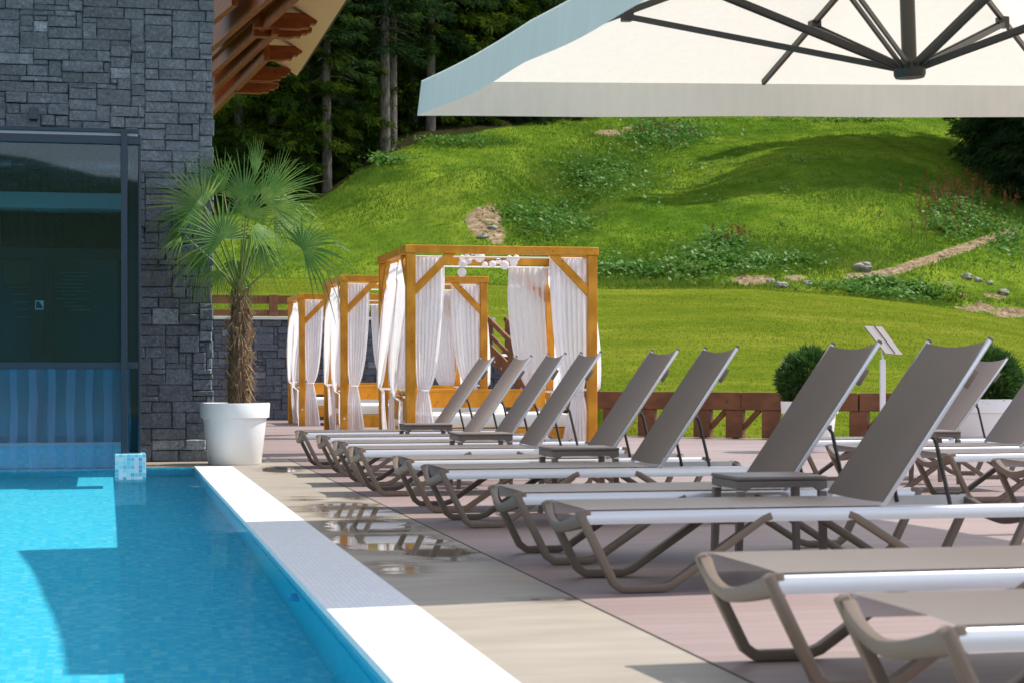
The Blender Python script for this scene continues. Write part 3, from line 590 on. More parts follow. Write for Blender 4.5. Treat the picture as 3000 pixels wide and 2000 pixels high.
while x < 0.08:
    w = 0.262; m_ = MB(); yo = 19.52 + (0.014 if i % 2 else 0.0)
    pts = 9; vs = []
    for q in range(14):
        z = zs_ - (zs_ + 0.03) * q / 13
        for p in range(pts): u = p / (pts - 1); vs.append((x + u * w + 0.006 * math.sin(q * .7 + i), yo + 0.02 * math.sin(u * math.pi) + 0.006 * math.sin(q * 0.9 + i * 2), z))
    m_.add(vs, [(q * pts + p, q * pts + p + 1, (q + 1) * pts + p + 1, (q + 1) * pts + p) for q in range(13) for p in range(pts - 1)])
    o = m_.build('curtain_strip', M['strip']); 
    for pp in o.data.polygons: pp.use_smooth = True
    tag(o, 'blue transparent plastic strip hanging to the pool water in the swim-through opening', 'plastic strip', 'plastic strips of the swim-through curtain')
    x += 0.180 if i % 2 else 0.192; i += 1
d = MB(); d.box(-6, 0.19, 20.0, 20.25, -0.3, onY(100, 1304, 20.0).z); o = d.build('mosaic_ledge', mosaic('blue_mosaic_ledge', 0.036, poolc, (0.3, 0.55, 0.66), 0.1, 0.3, 'XZ')); tag(o, 'blue mosaic ledge seen through the plastic strips at the pool end', 'ledge')
d = MB(); d.box(-6, 0.19, 19.96, 20.26, onY(100, 1304, 20.0).z + 0.001, onY(100, 1304, 20.0).z + 0.02); tag(d.build('ledge_cap', M['concrete']), 'thin pale cap on the mosaic ledge behind the strips', 'cap')
pls = [onz(337, 1404, WL), onz(428, 1404, WL)]
d = MB(); zp = onY(337, 1330, pls[0].y).z
d.box(pls[0].x, pls[1].x, pls[0].y, pls[0].y + 0.42, WL - 0.35, zp); o = d.build('mosaic_plinth', M['plinth'], bevel=0.004)
tag(o, 'small block tiled in pale blue mosaic under the enclosure corner post', 'plinth')
d = MB(); lp = onY(98, 335, YW - 0.08); d.box(lp.x - 0.045, lp.x + 0.045, YW - 0.12, YW - 0.02, lp.z - 0.06, lp.z + 0.07)
o = d.build('wall_lamp', mat('dark_blue_lamp', (0.03, 0.05, 0.09), 0.4), bevel=0.006); tag(o, 'small dark blue box lamp fixed on the stone wall', 'lamp')

# back retaining wall with fence, stair
rw = empty('retaining_wall', (4, 38.3, 0)); tag(rw, 'dark stone retaining wall with a pale cap behind the cabanas', 'wall')
d = MB(); d.box(-3, 7.85, 38.32, 39.15, -0.1, 2.03); d.box(7.85, 8.9, 38.34, 38.9, -0.1, 1.05); child(d.build('wall_core', M['mortar']), rw)
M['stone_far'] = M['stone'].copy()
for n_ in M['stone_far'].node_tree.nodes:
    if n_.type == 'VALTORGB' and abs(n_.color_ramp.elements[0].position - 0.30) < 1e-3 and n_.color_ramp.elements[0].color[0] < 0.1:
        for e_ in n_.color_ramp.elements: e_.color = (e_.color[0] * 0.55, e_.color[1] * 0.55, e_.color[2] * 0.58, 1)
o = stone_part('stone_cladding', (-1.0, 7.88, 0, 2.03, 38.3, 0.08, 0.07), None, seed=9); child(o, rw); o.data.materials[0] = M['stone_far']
d = MB(); d.box(-3, 7.9, 38.22, 39.2, 2.032, 2.09); child(d.build('wall_cap', M['concrete'], bevel=0.006), rw)
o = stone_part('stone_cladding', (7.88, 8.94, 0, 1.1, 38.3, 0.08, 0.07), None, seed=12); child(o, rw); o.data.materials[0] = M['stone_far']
fb = empty('lawn_fence', (2.5, 38.5, 2.09)); tag(fb, 'orange brown post and rail fence on top of the far retaining wall', 'fence')
def zb(y, Y=38.5): return onY(800, y, Y).z
d = MB(); d.box(-3, 7.8, 38.46, 38.54, zb(891), zb(866)); child(d.build('rail', M['wood_red'], bevel=0.006), fb)
d = MB(); d.box(-3, 7.8, 38.46, 38.54, zb(926), zb(909)); child(d.build('rail', M['wood_red'], bevel=0.006), fb)
for x in [onY(p, 900, 38.5).x for p in (500, 800, 1100, 1400)]:
    d = MB(); d.box(x - 0.09, x + 0.09, 38.40, 38.455, 2.09, zb(864)); child(d.build('post', M['wood_red'], bevel=0.006), fb)

st = empty('garden_stair', (8.2, 36.8, 0)); tag(st, 'steep wooden stair with red brown handrail climbing from the deck to the lawn', 'stair')
A = onY(1636, 1205, 35.4); B = onY(1446, 930, 36.8); A2 = onY(1665, 1215, 36.6); B2 = onY(1475, 930, 38.0)
A = Vector((A.x, 35.4, 0.03)); top = Vector((onY(1430, 1000, 36.8).x, 36.8, 1.42)); 
dirv = top - A; side = Vector((0.62, 0.9, 0)).normalized() * 0.95
def onst(k, dz=0, s=0): return A + dirv * k + side * s + Vector((0, 0, dz))
for s in (0, 1):
    d = MB(); d.beam(onst(0, 0.0, s), onst(1.02, 0.0, s), 0.06, 0.26); child(d.build('stringer', M['wood_red'], bevel=0.005), st)
    d = MB(); d.beam(onst(-0.02, 0.62, s), onst(1.02, 0.62, s), 0.07, 0.09); child(d.build('handrail', M['wood_red'], bevel=0.005), st)
    d = MB(); d.beam(onst(0, 0.33, s), onst(1.0, 0.33, s), 0.05, 0.08); child(d.build('mid_rail', M['wood_red'], bevel=0.005), st)
    for k in (0.03, 0.35, 0.67, 0.98):
        d = MB(); p = onst(k, 0, s); d.beam(p, p + Vector((0, 0, 0.64)), 0.1, 0.1, Vector((0, 1, 0))); child(d.build('baluster', M['wood_red'], bevel=0.005), st)
for i in range(10):
    k = (i + 0.7) / 10.5; p = onst(k, 0.0, 0); n = Vector((dirv.x, dirv.y, 0)).normalized()
    d = MB(); a = p + n * 0.0; b = a + side; d.beam(a, b, 0.24, 0.045); child(d.build('tread', M['concrete'] if i % 2 else M['white'], bevel=0.004), st)

# red brown balustrade at the deck edge
bal = empty('deck_balustrade', (9, 26.5, 0)); tag(bal, 'low red brown timber balustrade with cross braces along the deck edge', 'fence')
bp = [Vector((6.55, 29.0)), Vector((7.95, 27.62)), Vector((9.2, 26.42)), Vector((10.55, 25.25)), Vector((12.3, 24.5)), Vector((13.9, 23.9))]
ZB0, ZB1 = 0.42, 0.685
for a, b in zip(bp, bp[1:]):
    d = MB(); d.beam((a.x, a.y, (ZB0 + ZB1) / 2), (b.x, b.y, (ZB0 + ZB1) / 2), 0.16, ZB1 - ZB0); child(d.build('top_beam', M['wood_red'], bevel=0.012), bal)
def balpt(px):
    best = None
    for a, b in zip(bp, bp[1:]):
        for k in range(60):
            p = a.lerp(b, k / 59); q = abs(px_of(p.x, p.y)[0] - px)
            if best is None or q < best[0]: best = (q, p, (b - a).normalized())
    return best[1], best[2]
for px in (1795, 1898, 2062, 2155, 2263, 2520, 2640, 2760, 2880, 2990):
    p, dr = balpt(px); wd = 0.27; d = MB(); a = Vector((p.x, p.y)) - dr * wd / 2; b = Vector((p.x, p.y)) + dr * wd / 2
    d.beam((a.x, a.y, 0.215), (b.x, b.y, 0.215), 0.13, 0.405); child(d.build('post', M['wood_red'], bevel=0.008), bal)
    d = MB(); d.box(p.x - 0.04, p.x + 0.04, p.y - 0.04, p.y + 0.04, -0.05, 0.03); child(d.build('post_foot', M['dark_metal']), bal)
    if px < 2600 and px not in (1795,):
        q = Vector((p.x, p.y)) + dr * 0.13; q2 = q + dr * 0.26
        d = MB(); d.beam((q.x, q.y, 0.16), (q2.x, q2.y, 0.43), 0.07, 0.07); child(d.build('brace', M['wood_red'], bevel=0.005), bal)
p, dr = balpt(2330)
for px in (2400,):
    p, dr = balpt(px); d = MB(); a = p - dr * .13; b = p + dr * .13; d.beam((a.x, a.y, .215), (b.x, b.y, .215), .13, .405); child(d.build('post', M['wood_red'], bevel=.008), bal)

# ------------------------------------------------------------------ cabanas
PW, PDp, PH = 2.2, 2.2, 2.40
def curtain(p0, p1, ztop, ztie, tie_u, wt=0.10, wb=0.36, folds=7, seed=0, bulge=0.0, wside=0.0, blow=0.03, outw=None, push=0.0):
    r = random.Random(seed); p0 = Vector(p0); p1 = Vector(p1); dr = (p1 - p0); ln = dr.length; dr.normalize(); nr = Vector((dr.y, -dr.x, 0))
    nu, nv = folds * 8, 46; vs = []; ph = r.uniform(0, 6); ph2 = r.uniform(0, 6)
    for j in range(nv + 1):
        z = ztop * (1 - j / nv) + 0.012
        if z > ztie:
            s = (z - ztie) / (ztop - ztie); q_ = min(1, 1.12 * s ** 0.42) if s < 1 else 1; w = wt + (ln - wt) * q_; c = (tie_u * (1 - q_) + 0.5 * q_) * ln
            w += bulge * math.sin(math.pi * min(1, s * 1.3)) * (1 - s)
        else:
            s = 1 - z / ztie; w = wt + (wb - wt) * (s ** 0.6); c = tie_u * ln + wside * s
        lo = c - w / 2; hi = c + w / 2
        if z > ztie:
            if tie_u < 0.5: lo = max(lo, -0.015) if outw is None else lo
            else: hi = min(hi, ln + 0.015) if outw is None else hi
        amp = 0.013 + 0.014 * (w / ln); tight = max(0.25, 1 - abs(z - ztie) * 6)
        for i in range(nu + 1):
            u = i / nu; a = 2 * math.pi * folds * u + ph + 0.6 * math.sin(3 * z + ph2) + 0.8 * math.sin(u * 5 + ph2)
            off = amp * math.sin(a) * (0.7 + 0.3 * math.sin(z * 2.3 + u * 4)) + blow * math.sin(z * 1.9 + ph2) * (1 if z < ztop * .9 else .3) + 0.25 * amp * math.sin(2.7 * a + z * 4)
            off += push * math.sin(math.pi * min(1, max(0, (z - 0.1) / (ztop - 0.1))) ** 0.7) * (1 if z > ztie else 0.5)
            p = p0 + dr * (lo + (hi - lo) * u + 0.006 * math.sin(a + 1)) + nr * off
            vs.append((p.x, p.y, z + (0.006 * math.sin(a * 1.0) if j == nv else 0)))
    m_ = MB(); m_.add(vs, [(j * (nu + 1) + i, j * (nu + 1) + i + 1, (j + 1) * (nu + 1) + i + 1, (j + 1) * (nu + 1) + i) for j in range(nv) for i in range(nu)])
    tp = p0 + dr * (tie_u * ln)
    return m_, tp
def make_cabana(X, Y, label, seed, front_right=True):
    c = empty('cabana', (X, Y, 0)); tag(c, label, 'cabana', 'timber cabanas with white curtains in a row')
    P = 0.105; g = M['wood_gold']; zt = PH; bh = 0.092
    for (x, y) in ((0, 0), (PW - P, 0), (0, PDp - P), (PW - P, PDp - P)):
        d = MB(); d.box(x, x + P, y, y + P, 0, zt - bh - 0.002); d.build('post', g, c, bevel=0.006)
    d = MB(); d.box(-0.015, PW + 0.015, -0.012, 0.085, zt - bh, zt); d.build('beam', g, c, bevel=0.006)
    d = MB(); d.box(-0.015, PW + 0.015, PDp - 0.085, PDp + 0.012, zt - bh, zt); d.build('beam', g, c, bevel=0.006)
    for x in (-0.012, PW - 0.085 + 0.012): d = MB(); d.box(x, x + 0.085, 0.088, PDp - 0.088, zt - bh, zt - 0.003); d.build('beam', g, c, bevel=0.006)
    bl = 0.43
    for y in (0.045, PDp - 0.045):
        for x0, s in ((P, 1), (PW - P, -1)):
            d = MB(); d.beam((x0 - s * 0.03, y, zt - bh - bl), (x0 + s * bl, y, zt - bh + 0.02), 0.05, 0.085, Vector((0, 1, 0))); 
            d = MB(); a = Vector((x0 - s * 0.02, y, zt - bh - bl)); b = Vector((x0 + s * bl, y, zt - bh + 0.03)); d.beam(a, b, 0.06, 0.085); d.build('brace', g, c, bevel=0.004)
    for x in (0.045, PW - 0.045):
        for y0, s in ((P, 1), (PDp - P, -1)):
            d = MB(); d.beam((x, y0 - s * 0.02, zt - bh - bl), (x, y0 + s * bl, zt - bh + 0.03), 0.06, 0.085); d.build('brace', g, c, bevel=0.004)
    # curtain poles
    for pts in (((P, 0.11, zt - bh - 0.03), (PW - P, 0.11, zt - bh - 0.03)), ((P, PDp - 0.14, zt - bh - 0.03), (PW - P, PDp - 0.14, zt - bh - 0.03)), ((0.13, P, zt - bh - 0.035), (0.13, PDp - P, zt - bh - 0.035)), ((PW - 0.13, P, zt - bh - 0.035), (PW - 0.13, PDp - P, zt - bh - 0.035))):
        d = MB(); d.tube(pts, 0.009, 8); d.build('curtain_pole', M['white'], c, smooth=True)
    zc = zt - bh - 0.045; zti = 0.78
    specs = [((P, 0.11), (P + 0.34, 0.11), 0.30, 0.0), ((PW - P - 0.44, 0.11), (PW - P, 0.11), 0.80, 0.0),
             ((0.06, P + 0.01), (0.06, P + 0.78), 0.14, -0.16), ((0.08, PDp - P - 0.85), (0.08, PDp - P), 0.85, -0.10),
             ((P, PDp - 0.14), (P + 0.40, PDp - 0.14), 0.2, 0.0), ((PW - P - 0.50, PDp - 0.14), (PW - P, PDp - 0.14), 0.80, 0.0),
             ((PW - 0.06, P), (PW - 0.06, P + 0.60), 0.12, 0.10), ((PW - 0.08, PDp - P - 0.6), (PW - 0.08, PDp - P), 0.88, 0.06)]
    for k, (a, b, tu, ps) in enumerate(specs):
        m_, tp = curtain((*a, 0), (*b, 0), zc, zti - 0.04 * (k % 3), tu, seed=seed * 17 + k, wb=0.30 + 0.06 * (k % 2), bulge=0.03 + 0.04 * (k % 3), wside=0.04 if tu < .5 else -0.04, blow=0.02 + 0.012 * (k % 3), push=ps)
        o = m_.build('curtain', M['curtain'], c)
        for p in o.data.polygons: p.use_smooth = True
        t = MB(); zz = zti - 0.04 * (k % 3); r_ = 0.05
        t.tube([(tp.x + r_ * 1.2 * math.cos(q), tp.y + r_ * 0.8 * math.sin(q), zz + 0.006 * math.sin(q)) for q in np.linspace(0, 2 * math.pi, 15)], 0.009, 6, False); t.build('tie', M['curtain'], o, smooth=True)
    # day bed
    x0, x1, y0, y1 = 0.16, PW - 0.16, 0.30, PDp - 0.3
    d = MB(); d.box(x0, x1, y0, y0 + 0.05, 0.16, 0.34); d.box(x0, x1, y1 - 0.05, y1, 0.16, 0.34); d.box(x0, x0 + 0.05, y0 + 0.051, y1 - 0.051, 0.16, 0.34); d.box(x1 - 0.05, x1, y0 + 0.051, y1 - 0.051, 0.16, 0.34); d.build('bed_frame', g, c, bevel=0.005)
    for x in (x0 + 0.1, x1 - 0.2):
        for y in (y0 + 0.06, y1 - 0.16): d = MB(); d.box(x, x + 0.1, y, y + 0.1, 0, 0.16); d.build('bed_leg', M['wood_red'], c)
    d = MB(); d.box(x0 + 0.02, x1 - 0.02, y0 + 0.02, y1 - 0.02, 0.345, 0.50); d.build('mattress', M['mattress'], c, smooth=True, bevel=0.035)
    d = MB(); d.box(x0, x1, y1 + 0.02, y1 + 0.07, 0.55, 0.74); d.box(x0 + 0.1, x0 + 0.18, y1 + 0.071, y1 + 0.11, 0.0, 0.72); d.box(x1 - 0.18, x1 - 0.1, y1 + 0.071, y1 + 0.11, 0, 0.72); d.box(x0, x1, y1 + 0.02, y1 + 0.1, 0.742, 0.775); d.build('backrest_board', g, c, bevel=0.005)
    d = MB(); d.box(0.125, 0.165, 0.45, PDp - 0.45, 0.42, 0.66); d.box(0.115, 0.20, 0.42, PDp - 0.42, 0.662, 0.70); d.build('side_board', M['wood_red'] if False else g, c, bevel=0.005)
    for k in range(3): d = MB(); d.tube([(0.18, 0.75 + k * 0.3, 0.735), (0.18, 0.97 + k * 0.3, 0.735)], [0.035, 0.035], 10); d.build('straw_roll', M['straw'], c, smooth=True)
    d = MB(); d.sphere((x0 + 1.1, y0 + 0.8, 0.53), 0.1, 14); d.build('cushion', M['mattress'], c, smooth=True).scale = (1, 1, 1)
    for z in (0.30,): d = MB(); d.tube([(P / 2, -0.004, z), (P / 2, 0.004, z)], 0.016, 12); d.build('bolt_cap', M['white'], c)
    return c
make_cabana(3.27, 20.71, 'nearest timber cabana, the one hung with white paper balls', 1)
make_cabana(3.36, 27.45, 'middle timber cabana, half hidden behind the one with white balls', 2)
make_cabana(3.42, 34.1, 'farthest and smallest timber cabana, beside the palm pot', 3)
gar = empty('ball_garland', (4.2, 20.9, 2.2)); tag(gar, 'garland of white paper balls under the front beam of the nearest cabana', 'garland')
for (x, y, r_) in [(762, 270, 30), (765, 330, 42), (815, 250, 28), (865, 262, 30), (945, 262, 56), (835, 305, 28), (760, 422, 48), (1000, 340, 29), (1080, 335, 38), (1140, 303, 30), (1205, 345, 49), (1255, 275, 33), (1300, 325, 40), (1325, 275, 38), (790, 320, 38)]:
    k = 0.2806; p = onY(1140 + x * k, 680 + y * k, 20.9 + (x % 7) * 0.012); d = MB(); d.sphere(p, r_ * k * 21.3 / FPX, 20); child(d.build('ball', M['curtain'], smooth=True), gar)
d = MB(); pts = [onY(1140 + x * 0.2806, 680 + y * 0.2806, 20.92) for x, y in ((740, 215), (900, 250), (1010, 300), (1150, 290), (1340, 240), (1370, 205))]; d.tube(pts, 0.006, 6); child(d.build('string', M['dark_metal'], smooth=True), gar)

# ------------------------------------------------------------------ sun loungers
LW, LH, LL, LA, LB = 0.70, 0.374, 2.2, 1.43, 0.93
def lounger(X, Y, ang, label, group):
    root = empty('sun_lounger', (X, Y, 0), R(random.uniform(-0.45, 0.45))); tag(root, label, 'sun lounger', group)
    T = M['taupe']
    for y in (0.0, LW):
        s = 1 if y == 0 else -1; yc = y + s * 0.020
        pr = [(0, -0.062), (0, -0.028), (0.004, -0.014), (0.012, -0.004), (0.022, 0.0), (0.038, 0.0), (0.038, -0.062)]; pr = [(y + s * a, LH + b) for a, b in pr]
        d = MB(); d.extrude(pr, 'X', 0.03, LL - 0.03); d.build('side_rail', M['rail'], root, smooth=True, merge=True)
        fr = [(-0.002, yc, LH - 0.004), (0.158, yc, 0.050), (0.196, yc, 0.022), (0.385, yc, 0.022), (0.430, yc, 0.036), (0.86, yc, LH - 0.05), (0.90, yc, LH - 0.035)]
        rr_ = [(LL + 0.002, yc, LH - 0.004), (LL - 0.158, yc, 0.050), (LL - 0.196, yc, 0.022), (LL - 0.385, yc, 0.022), (LL - 0.430, yc, 0.036), (1.31, yc, LH - 0.05), (1.27, yc, LH - 0.035)]
        for pth in (fr, rr_):
            d = MB(); d.path(pth, 0.046, 0.037); d.build('leg', T, root, smooth=True, bevel=0.007)
    # end pieces: scooped cross members
    for xe, sg_ in ((0.0, 1), (LL, -1)):
        vs = []; n = 26; fs = []
        for i in range(n + 1):
            u = i / n; y = 0.002 + (LW - 0.004) * u; e = (2 * u - 1); dipz = 0.080 * (1 - abs(e) ** 1.6); out = -0.035 * (1 - e ** 2)
            zt_ = LH + 0.002 - dipz; hh = 0.045 + 0.025 * e ** 2; th = 0.030
            x0 = xe + sg_ * (0.0 + out); x1 = xe + sg_ * (0.0 + out + th + 0.02 * e * e)
            vs += [(x0, y, zt_), (x1, y, zt_ + 0.004), (x1 + sg_ * 0.005, y, zt_ - hh), (x0 + sg_ * 0.012, y, zt_ - hh)]
        for i in range(n):
            for j in range(4): fs.append((i * 4 + j, i * 4 + (j + 1) % 4, i * 4 + 4 + (j + 1) % 4, i * 4 + 4 + j))
        fs += [(3, 2, 1, 0), (4 * n, 4 * n + 1, 4 * n + 2, 4 * n + 3)]
        d = MB(); d.add(vs, fs); d.build('end_piece', T, root, smooth=True, bevel=0.004)
    for x in (0.88, 1.29):
        d = MB(); d.tube([(x, 0.03, LH - 0.045), (x, LW - 0.03, LH - 0.045)], 0.016, 8); d.build('cross_bar', T, root, smooth=True)
    def slingm(x0, x1, frm, name, par, sag0=0.0, nx=18, ny=12, topcurve=0.0):
        vs = []
        for i in range(nx + 1):
            for j in range(ny + 1):
                u = i / nx; v_ = j / ny; e = 1 - (2 * v_ - 1) ** 2; x = x0 + (x1 - x0) * u
                if topcurve: x -= topcurve * e * (u ** 6)
                if x0 == 0.03: x += 0.05 * e * (1 - u) ** 8
                vs.append(frm(x, 0.012 + (LW - 0.024) * v_, -sag0 * e))
        k = (nx + 1) * (ny + 1); vs2 = [Vector(p) for p in vs]; n_ = (vs2[ny + 1] - vs2[0]).cross(vs2[1] - vs2[0]).normalized() * -0.0025
        fs = [(i * (ny + 1) + j, i * (ny + 1) + j + 1, (i + 1) * (ny + 1) + j + 1, (i + 1) * (ny + 1) + j) for i in range(nx) for j in range(ny)]
        d = MB(); d.add(vs2, fs); return d.build(name, M['sling'], par, smooth=True)
    slingm(0.03, LA, lambda x, y, z: (x, y, LH + 0.003 + z), 'seat_sling', root, 0.012)
    ca, sa = math.cos(ang), math.sin(ang)
    def bk(x, y, z): return (LA + ca * x - sa * z, y, LH + sa * x + ca * z)
    bsl = slingm(0.02, LB, lambda x, y, z: bk(x, y, z + 0.004), 'backrest_sling', root, 0.014, topcurve=0.024)
    for y in (0.018, LW - 0.018):
        d = MB(); d.beam(bk(0.0, y, -0.012), bk(LB + 0.012, y, -0.008), 0.020, 0.024); d.build('backrest_rail', M['rail'], root, bevel=0.006, smooth=True)
        d = MB(); d.beam(bk(LB + 0.008, y, -0.008), bk(LB + 0.024, y, -0.008), 0.022, 0.026); d.build('rail_cap', M['taupe'], root, bevel=0.005)
        k = 0.45; a = Vector(bk(LB * k, y * 0.92 + 0.03, -0.035)); b = Vector((LA + 0.48, y * 0.92 + 0.03, LH - 0.03)); b.x = a.x + 0.10
        d = MB(); d.tube([a, a.lerp(b, 0.1) + Vector((0.012, 0, 0.004)), b], 0.0105, 8); d.build('support_strut', M['dark_metal'], root, smooth=True)
        q = Vector(bk(LB * 0.80, y, -0.03)); d = MB(); d.beam(bk(LB * 0.74, y, -0.032), bk(LB * 0.85, y, -0.030), 0.012, 0.034); o = d.build('hinge', M['taupe'], root, smooth=True, bevel=0.006)
    d = MB(); d.beam(bk(LB * 0.45, 0.03, -0.035), bk(LB * 0.45, LW - 0.03, -0.035), 0.03, 0.02); d.build('cross_bar', M['taupe'], root)
    d = MB(); d.beam(bk(LB * 0.80, 0.03, -0.035), bk(LB * 0.80, LW - 0.03, -0.035), 0.03, 0.02); d.build('cross_bar', M['taupe'], root)
    return root
GA = 'sun loungers in the row beside the pool'; GB = 'sun loungers in the row by the balustrade'
row = [(1.952, 19.08, 53.3, 'farthest sun lounger of the poolside row, with its foot end nearest the palm pot'),
       (2.008, 17.61, 53.0, 'second sun lounger from the far end, in front of the farthest taupe table'),
       (1.984, 16.08, 54.0, 'third sun lounger from the palm, just behind the second table'),
       (1.958, 14.77, 53.9, 'fourth sun lounger from the palm, backrest crossing the right post of the nearest cabana'),
       (2.054, 12.96, 54.0, 'fifth sun lounger from the palm, first backrest seen wholly against the lawn'),
       (2.063, 11.66, 54.2, 'sixth sun lounger from the palm, in the parasol shade with the lawn behind its top'),
       (2.044, 9.34, 53.8, 'seventh sun lounger from the palm, shaded, backrest beside the white lectern stand'),
       (2.056, 8.083, 53.4, 'large shaded sun lounger with the biggest backrest in view'),
       (1.975, 5.427, 54.0, 'sunlit sun lounger with its backrest out of frame, second from the camera'),
       (1.988, 4.211, 54.0, 'closest sun lounger, cut by the lower right corner of the picture')]
for x, y, a, lb in row: lounger(x, y, R(a + 1.4), lb, GA)
for x, y, a, lb in [(6.12, 15.97, 52, 'sun lounger by the balustrade whose backrest overlaps the clipped thuja'),
                    (5.98, 14.34, 53, 'sun lounger by the balustrade, near side of the table next to the thuja'),
                    (6.20, 13.10, 53, 'sun lounger by the balustrade standing third from the far end'),
                    (6.18, 11.67, 53, 'nearest sun lounger by the balustrade, only its foot end in frame')]: lounger(x, y, R(a), lb, GB)

# side tables
def side_table(X, Y, label, group='low taupe side tables between the loungers'):
    t = empty('side_table', (X, Y, 0)); tag(t, label, 'table', group); w = 0.48; dp = 0.42; h = 0.47
    d = MB(); d.box(0, w, 0, dp, h - 0.022, h); d.build('table_top', M['table'], t, smooth=True, bevel=0.009)
    for y in (0.004, dp - 0.026):
        d = MB(); pr = [(0.004, h - 0.023), (w - 0.004, h - 0.023), (w - 0.004, h - 0.06), (w - 0.05, h - 0.075), (w - 0.075, h - 0.055), (0.075, h - 0.055), (0.05, h - 0.075), (0.004, h - 0.06)]
        d.extrude(pr, 'Y', y, y + 0.022); d.build('apron', M['table'], t, bevel=0.003)
    for x in (0.004, w - 0.026): d = MB(); d.box(x, x + 0.022, 0.027, dp - 0.027, h - 0.062, h - 0.023); d.build('apron', M['table'], t)
    for x, sx in ((0.006, -1), (w - 0.046, 1)):
        for y in (0.002, dp - 0.042):
            d = MB(); d.add([(x, y, h - 0.075), (x + 0.04, y, h - 0.075), (x + 0.04, y + 0.04, h - 0.075), (x, y + 0.04, h - 0.075), (x + sx * 0.012, y, 0), (x + 0.04 + sx * 0.012 - 0.008, y, 0), (x + 0.032 + sx * 0.012, y + 0.034, 0), (x + sx * 0.012, y + 0.034, 0)],
                            [(0, 1, 2, 3), (7, 6, 5, 4), (0, 4, 5, 1), (1, 5, 6, 2), (2, 6, 7, 3), (3, 7, 4, 0)]); d.build('leg', M['table'], t, bevel=0.003)
    return t
for pxl, Y, lb in [(1187, 18.38, 'farthest taupe side table, in front of the farthest lounger backrest'), (1341, 15.56, 'second taupe side table from the palm, below the third lounger backrest'),
                   (1617, 12.45, 'third taupe side table, standing before the fifth lounger backrest'), (2160, 8.86, 'nearest taupe side table, shaded between the two largest backrests'),
                   (2668, 15.30, 'taupe side table in the back row, in front of the thuja pot')]:
    side_table(onY(pxl, 1250, Y).x, Y, lb)

# ------------------------------------------------------------------ parasol
par = empty('parasol', (4.85, 10.44, 0)); tag(par, 'large cream cantilever parasol shading the loungers, seen from below', 'parasol')
par.rotation_euler = (0, R(-2.2), R(5))
a_ = 2.29; ax_ = 2.47; zr_ = 3.04; za_ = 3.82; vh = 0.235; zoff = 0
def rimz(u): return -0.05 * (1 - (2 * u - 1) ** 2)      # rim sags a little between ribs
n = 24; vs = []; fs = []
def rim_pt(k, u):
    c = [(-ax_, -a_), (ax_, -a_), (ax_, a_), (-ax_, a_)]; p, q = c[k], c[(k + 1) % 4]
    inward = (0.0 if k == 2 else 0.035) * (1 - (2 * u - 1) ** 2); mx_, my_ = p[0] + (q[0] - p[0]) * u, p[1] + (q[1] - p[1]) * u
    k_ = 1 - inward / a_; half = abs(2 * u - 1); zz = zr_ - (0.0 if k == 2 else 0.015) * math.sin(math.pi * min(1, half)) 
    return Vector((mx_ * (k_ if abs(mx_) >= abs(my_) - 1e-6 else 1), my_ * (k_ if abs(my_) >= abs(mx_) - 1e-6 else 1), zz))
rimp = [rim_pt(k, i / n) for k in range(4) for i in range(n)]
rings = 10; apex = Vector((0, 0, za_))
for j in range(rings):
    s = j / rings
    for p in rimp:
        q = p.lerp(apex, s); ang_ = math.atan2(p.y, p.x); w_ = abs(math.sin(2 * ang_)) ; q.z -= 0.05 * math.sin(math.pi * s) * (1 - abs(math.cos(2 * ang_ )) ** 3) * 0.5; vs.append(q)
nn = len(rimp); vs.append(apex)
for j in range(rings - 1):
    for i in range(nn): fs.append((j * nn + i, j * nn + (i + 1) % nn, (j + 1) * nn + (i + 1) % nn, (j + 1) * nn + i))
for i in range(nn): fs.append(((rings - 1) * nn + i, (rings - 1) * nn + (i + 1) % nn, len(vs) - 1))
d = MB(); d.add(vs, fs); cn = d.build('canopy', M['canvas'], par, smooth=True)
vs = []; fs = []; nv = 6
for j in range(nv + 1):
    for i, p in enumerate(rimp):
        u = (i % n) / n; s = j / nv; out = 1 + 0.004 * s * math.sin(i * 0.7) + 0.012 * s; vs.append((p.x * out, p.y * out, p.z + 0.004 - vh * s - 0.003 * s * math.sin(i * 0.5)))
for j in range(nv):
    for i in range(nn): fs.append((j * nn + i, j * nn + (i + 1) % nn, (j + 1) * nn + (i + 1) % nn, (j + 1) * nn + i))
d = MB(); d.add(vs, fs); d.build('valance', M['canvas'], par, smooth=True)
hub = Vector((-0.07, 0.0, 2.79))
d = MB(); d.lathe([(0.001, 0), (0.085, 0), (0.095, 0.02), (0.095, 0.07), (0.06, 0.09), (0.05, 0.12), (0.001, 0.12)], 24, hub - Vector((0, 0, 0.05))); d.build('hub', M['dark_metal'], par, smooth=True)
d = MB(); d.tube([hub, (hub.x, 0, za_ + 0.1)], 0.045, 16); d.build('centre_pole', M['bronze'], par, smooth=True)
for k in range(8):
    an = k * math.pi / 4; dx, dy = math.cos(an), math.sin(an); sc = 1 / max(abs(dx), abs(dy)); e = Vector((dx * sc * (ax_ - 0.03), dy * sc * (a_ - 0.03), zr_ - 0.03)); c_ = Vector((0, 0, za_ - 0.06))
    if k % 2 == 0: e = c_.lerp(e, 0.97)
    d = MB(); d.beam(c_, e, 0.026, 0.04); rb = d.build('rib', M['bronze'], par, bevel=0.004)
    j_ = c_.lerp(e, 0.56 if k % 2 else 0.62) - Vector((0, 0, 0.03))
    perp = Vector((-dy, dx, 0)) * 0.022
    for s in (-1, 1):
        d = MB(); d.beam(hub + perp * s + Vector((0, 0, -0.01)), j_ + perp * s * (1.0), 0.014, 0.036); d.build('strut', M['dark_metal'], par, bevel=0.003)
    d = MB(); d.box(-0.035, 0.035, -0.035, 0.035, -0.03, 0.045, Matrix.Translation(j_)); d.build('joint', M['dark_metal'], par, bevel=0.005)
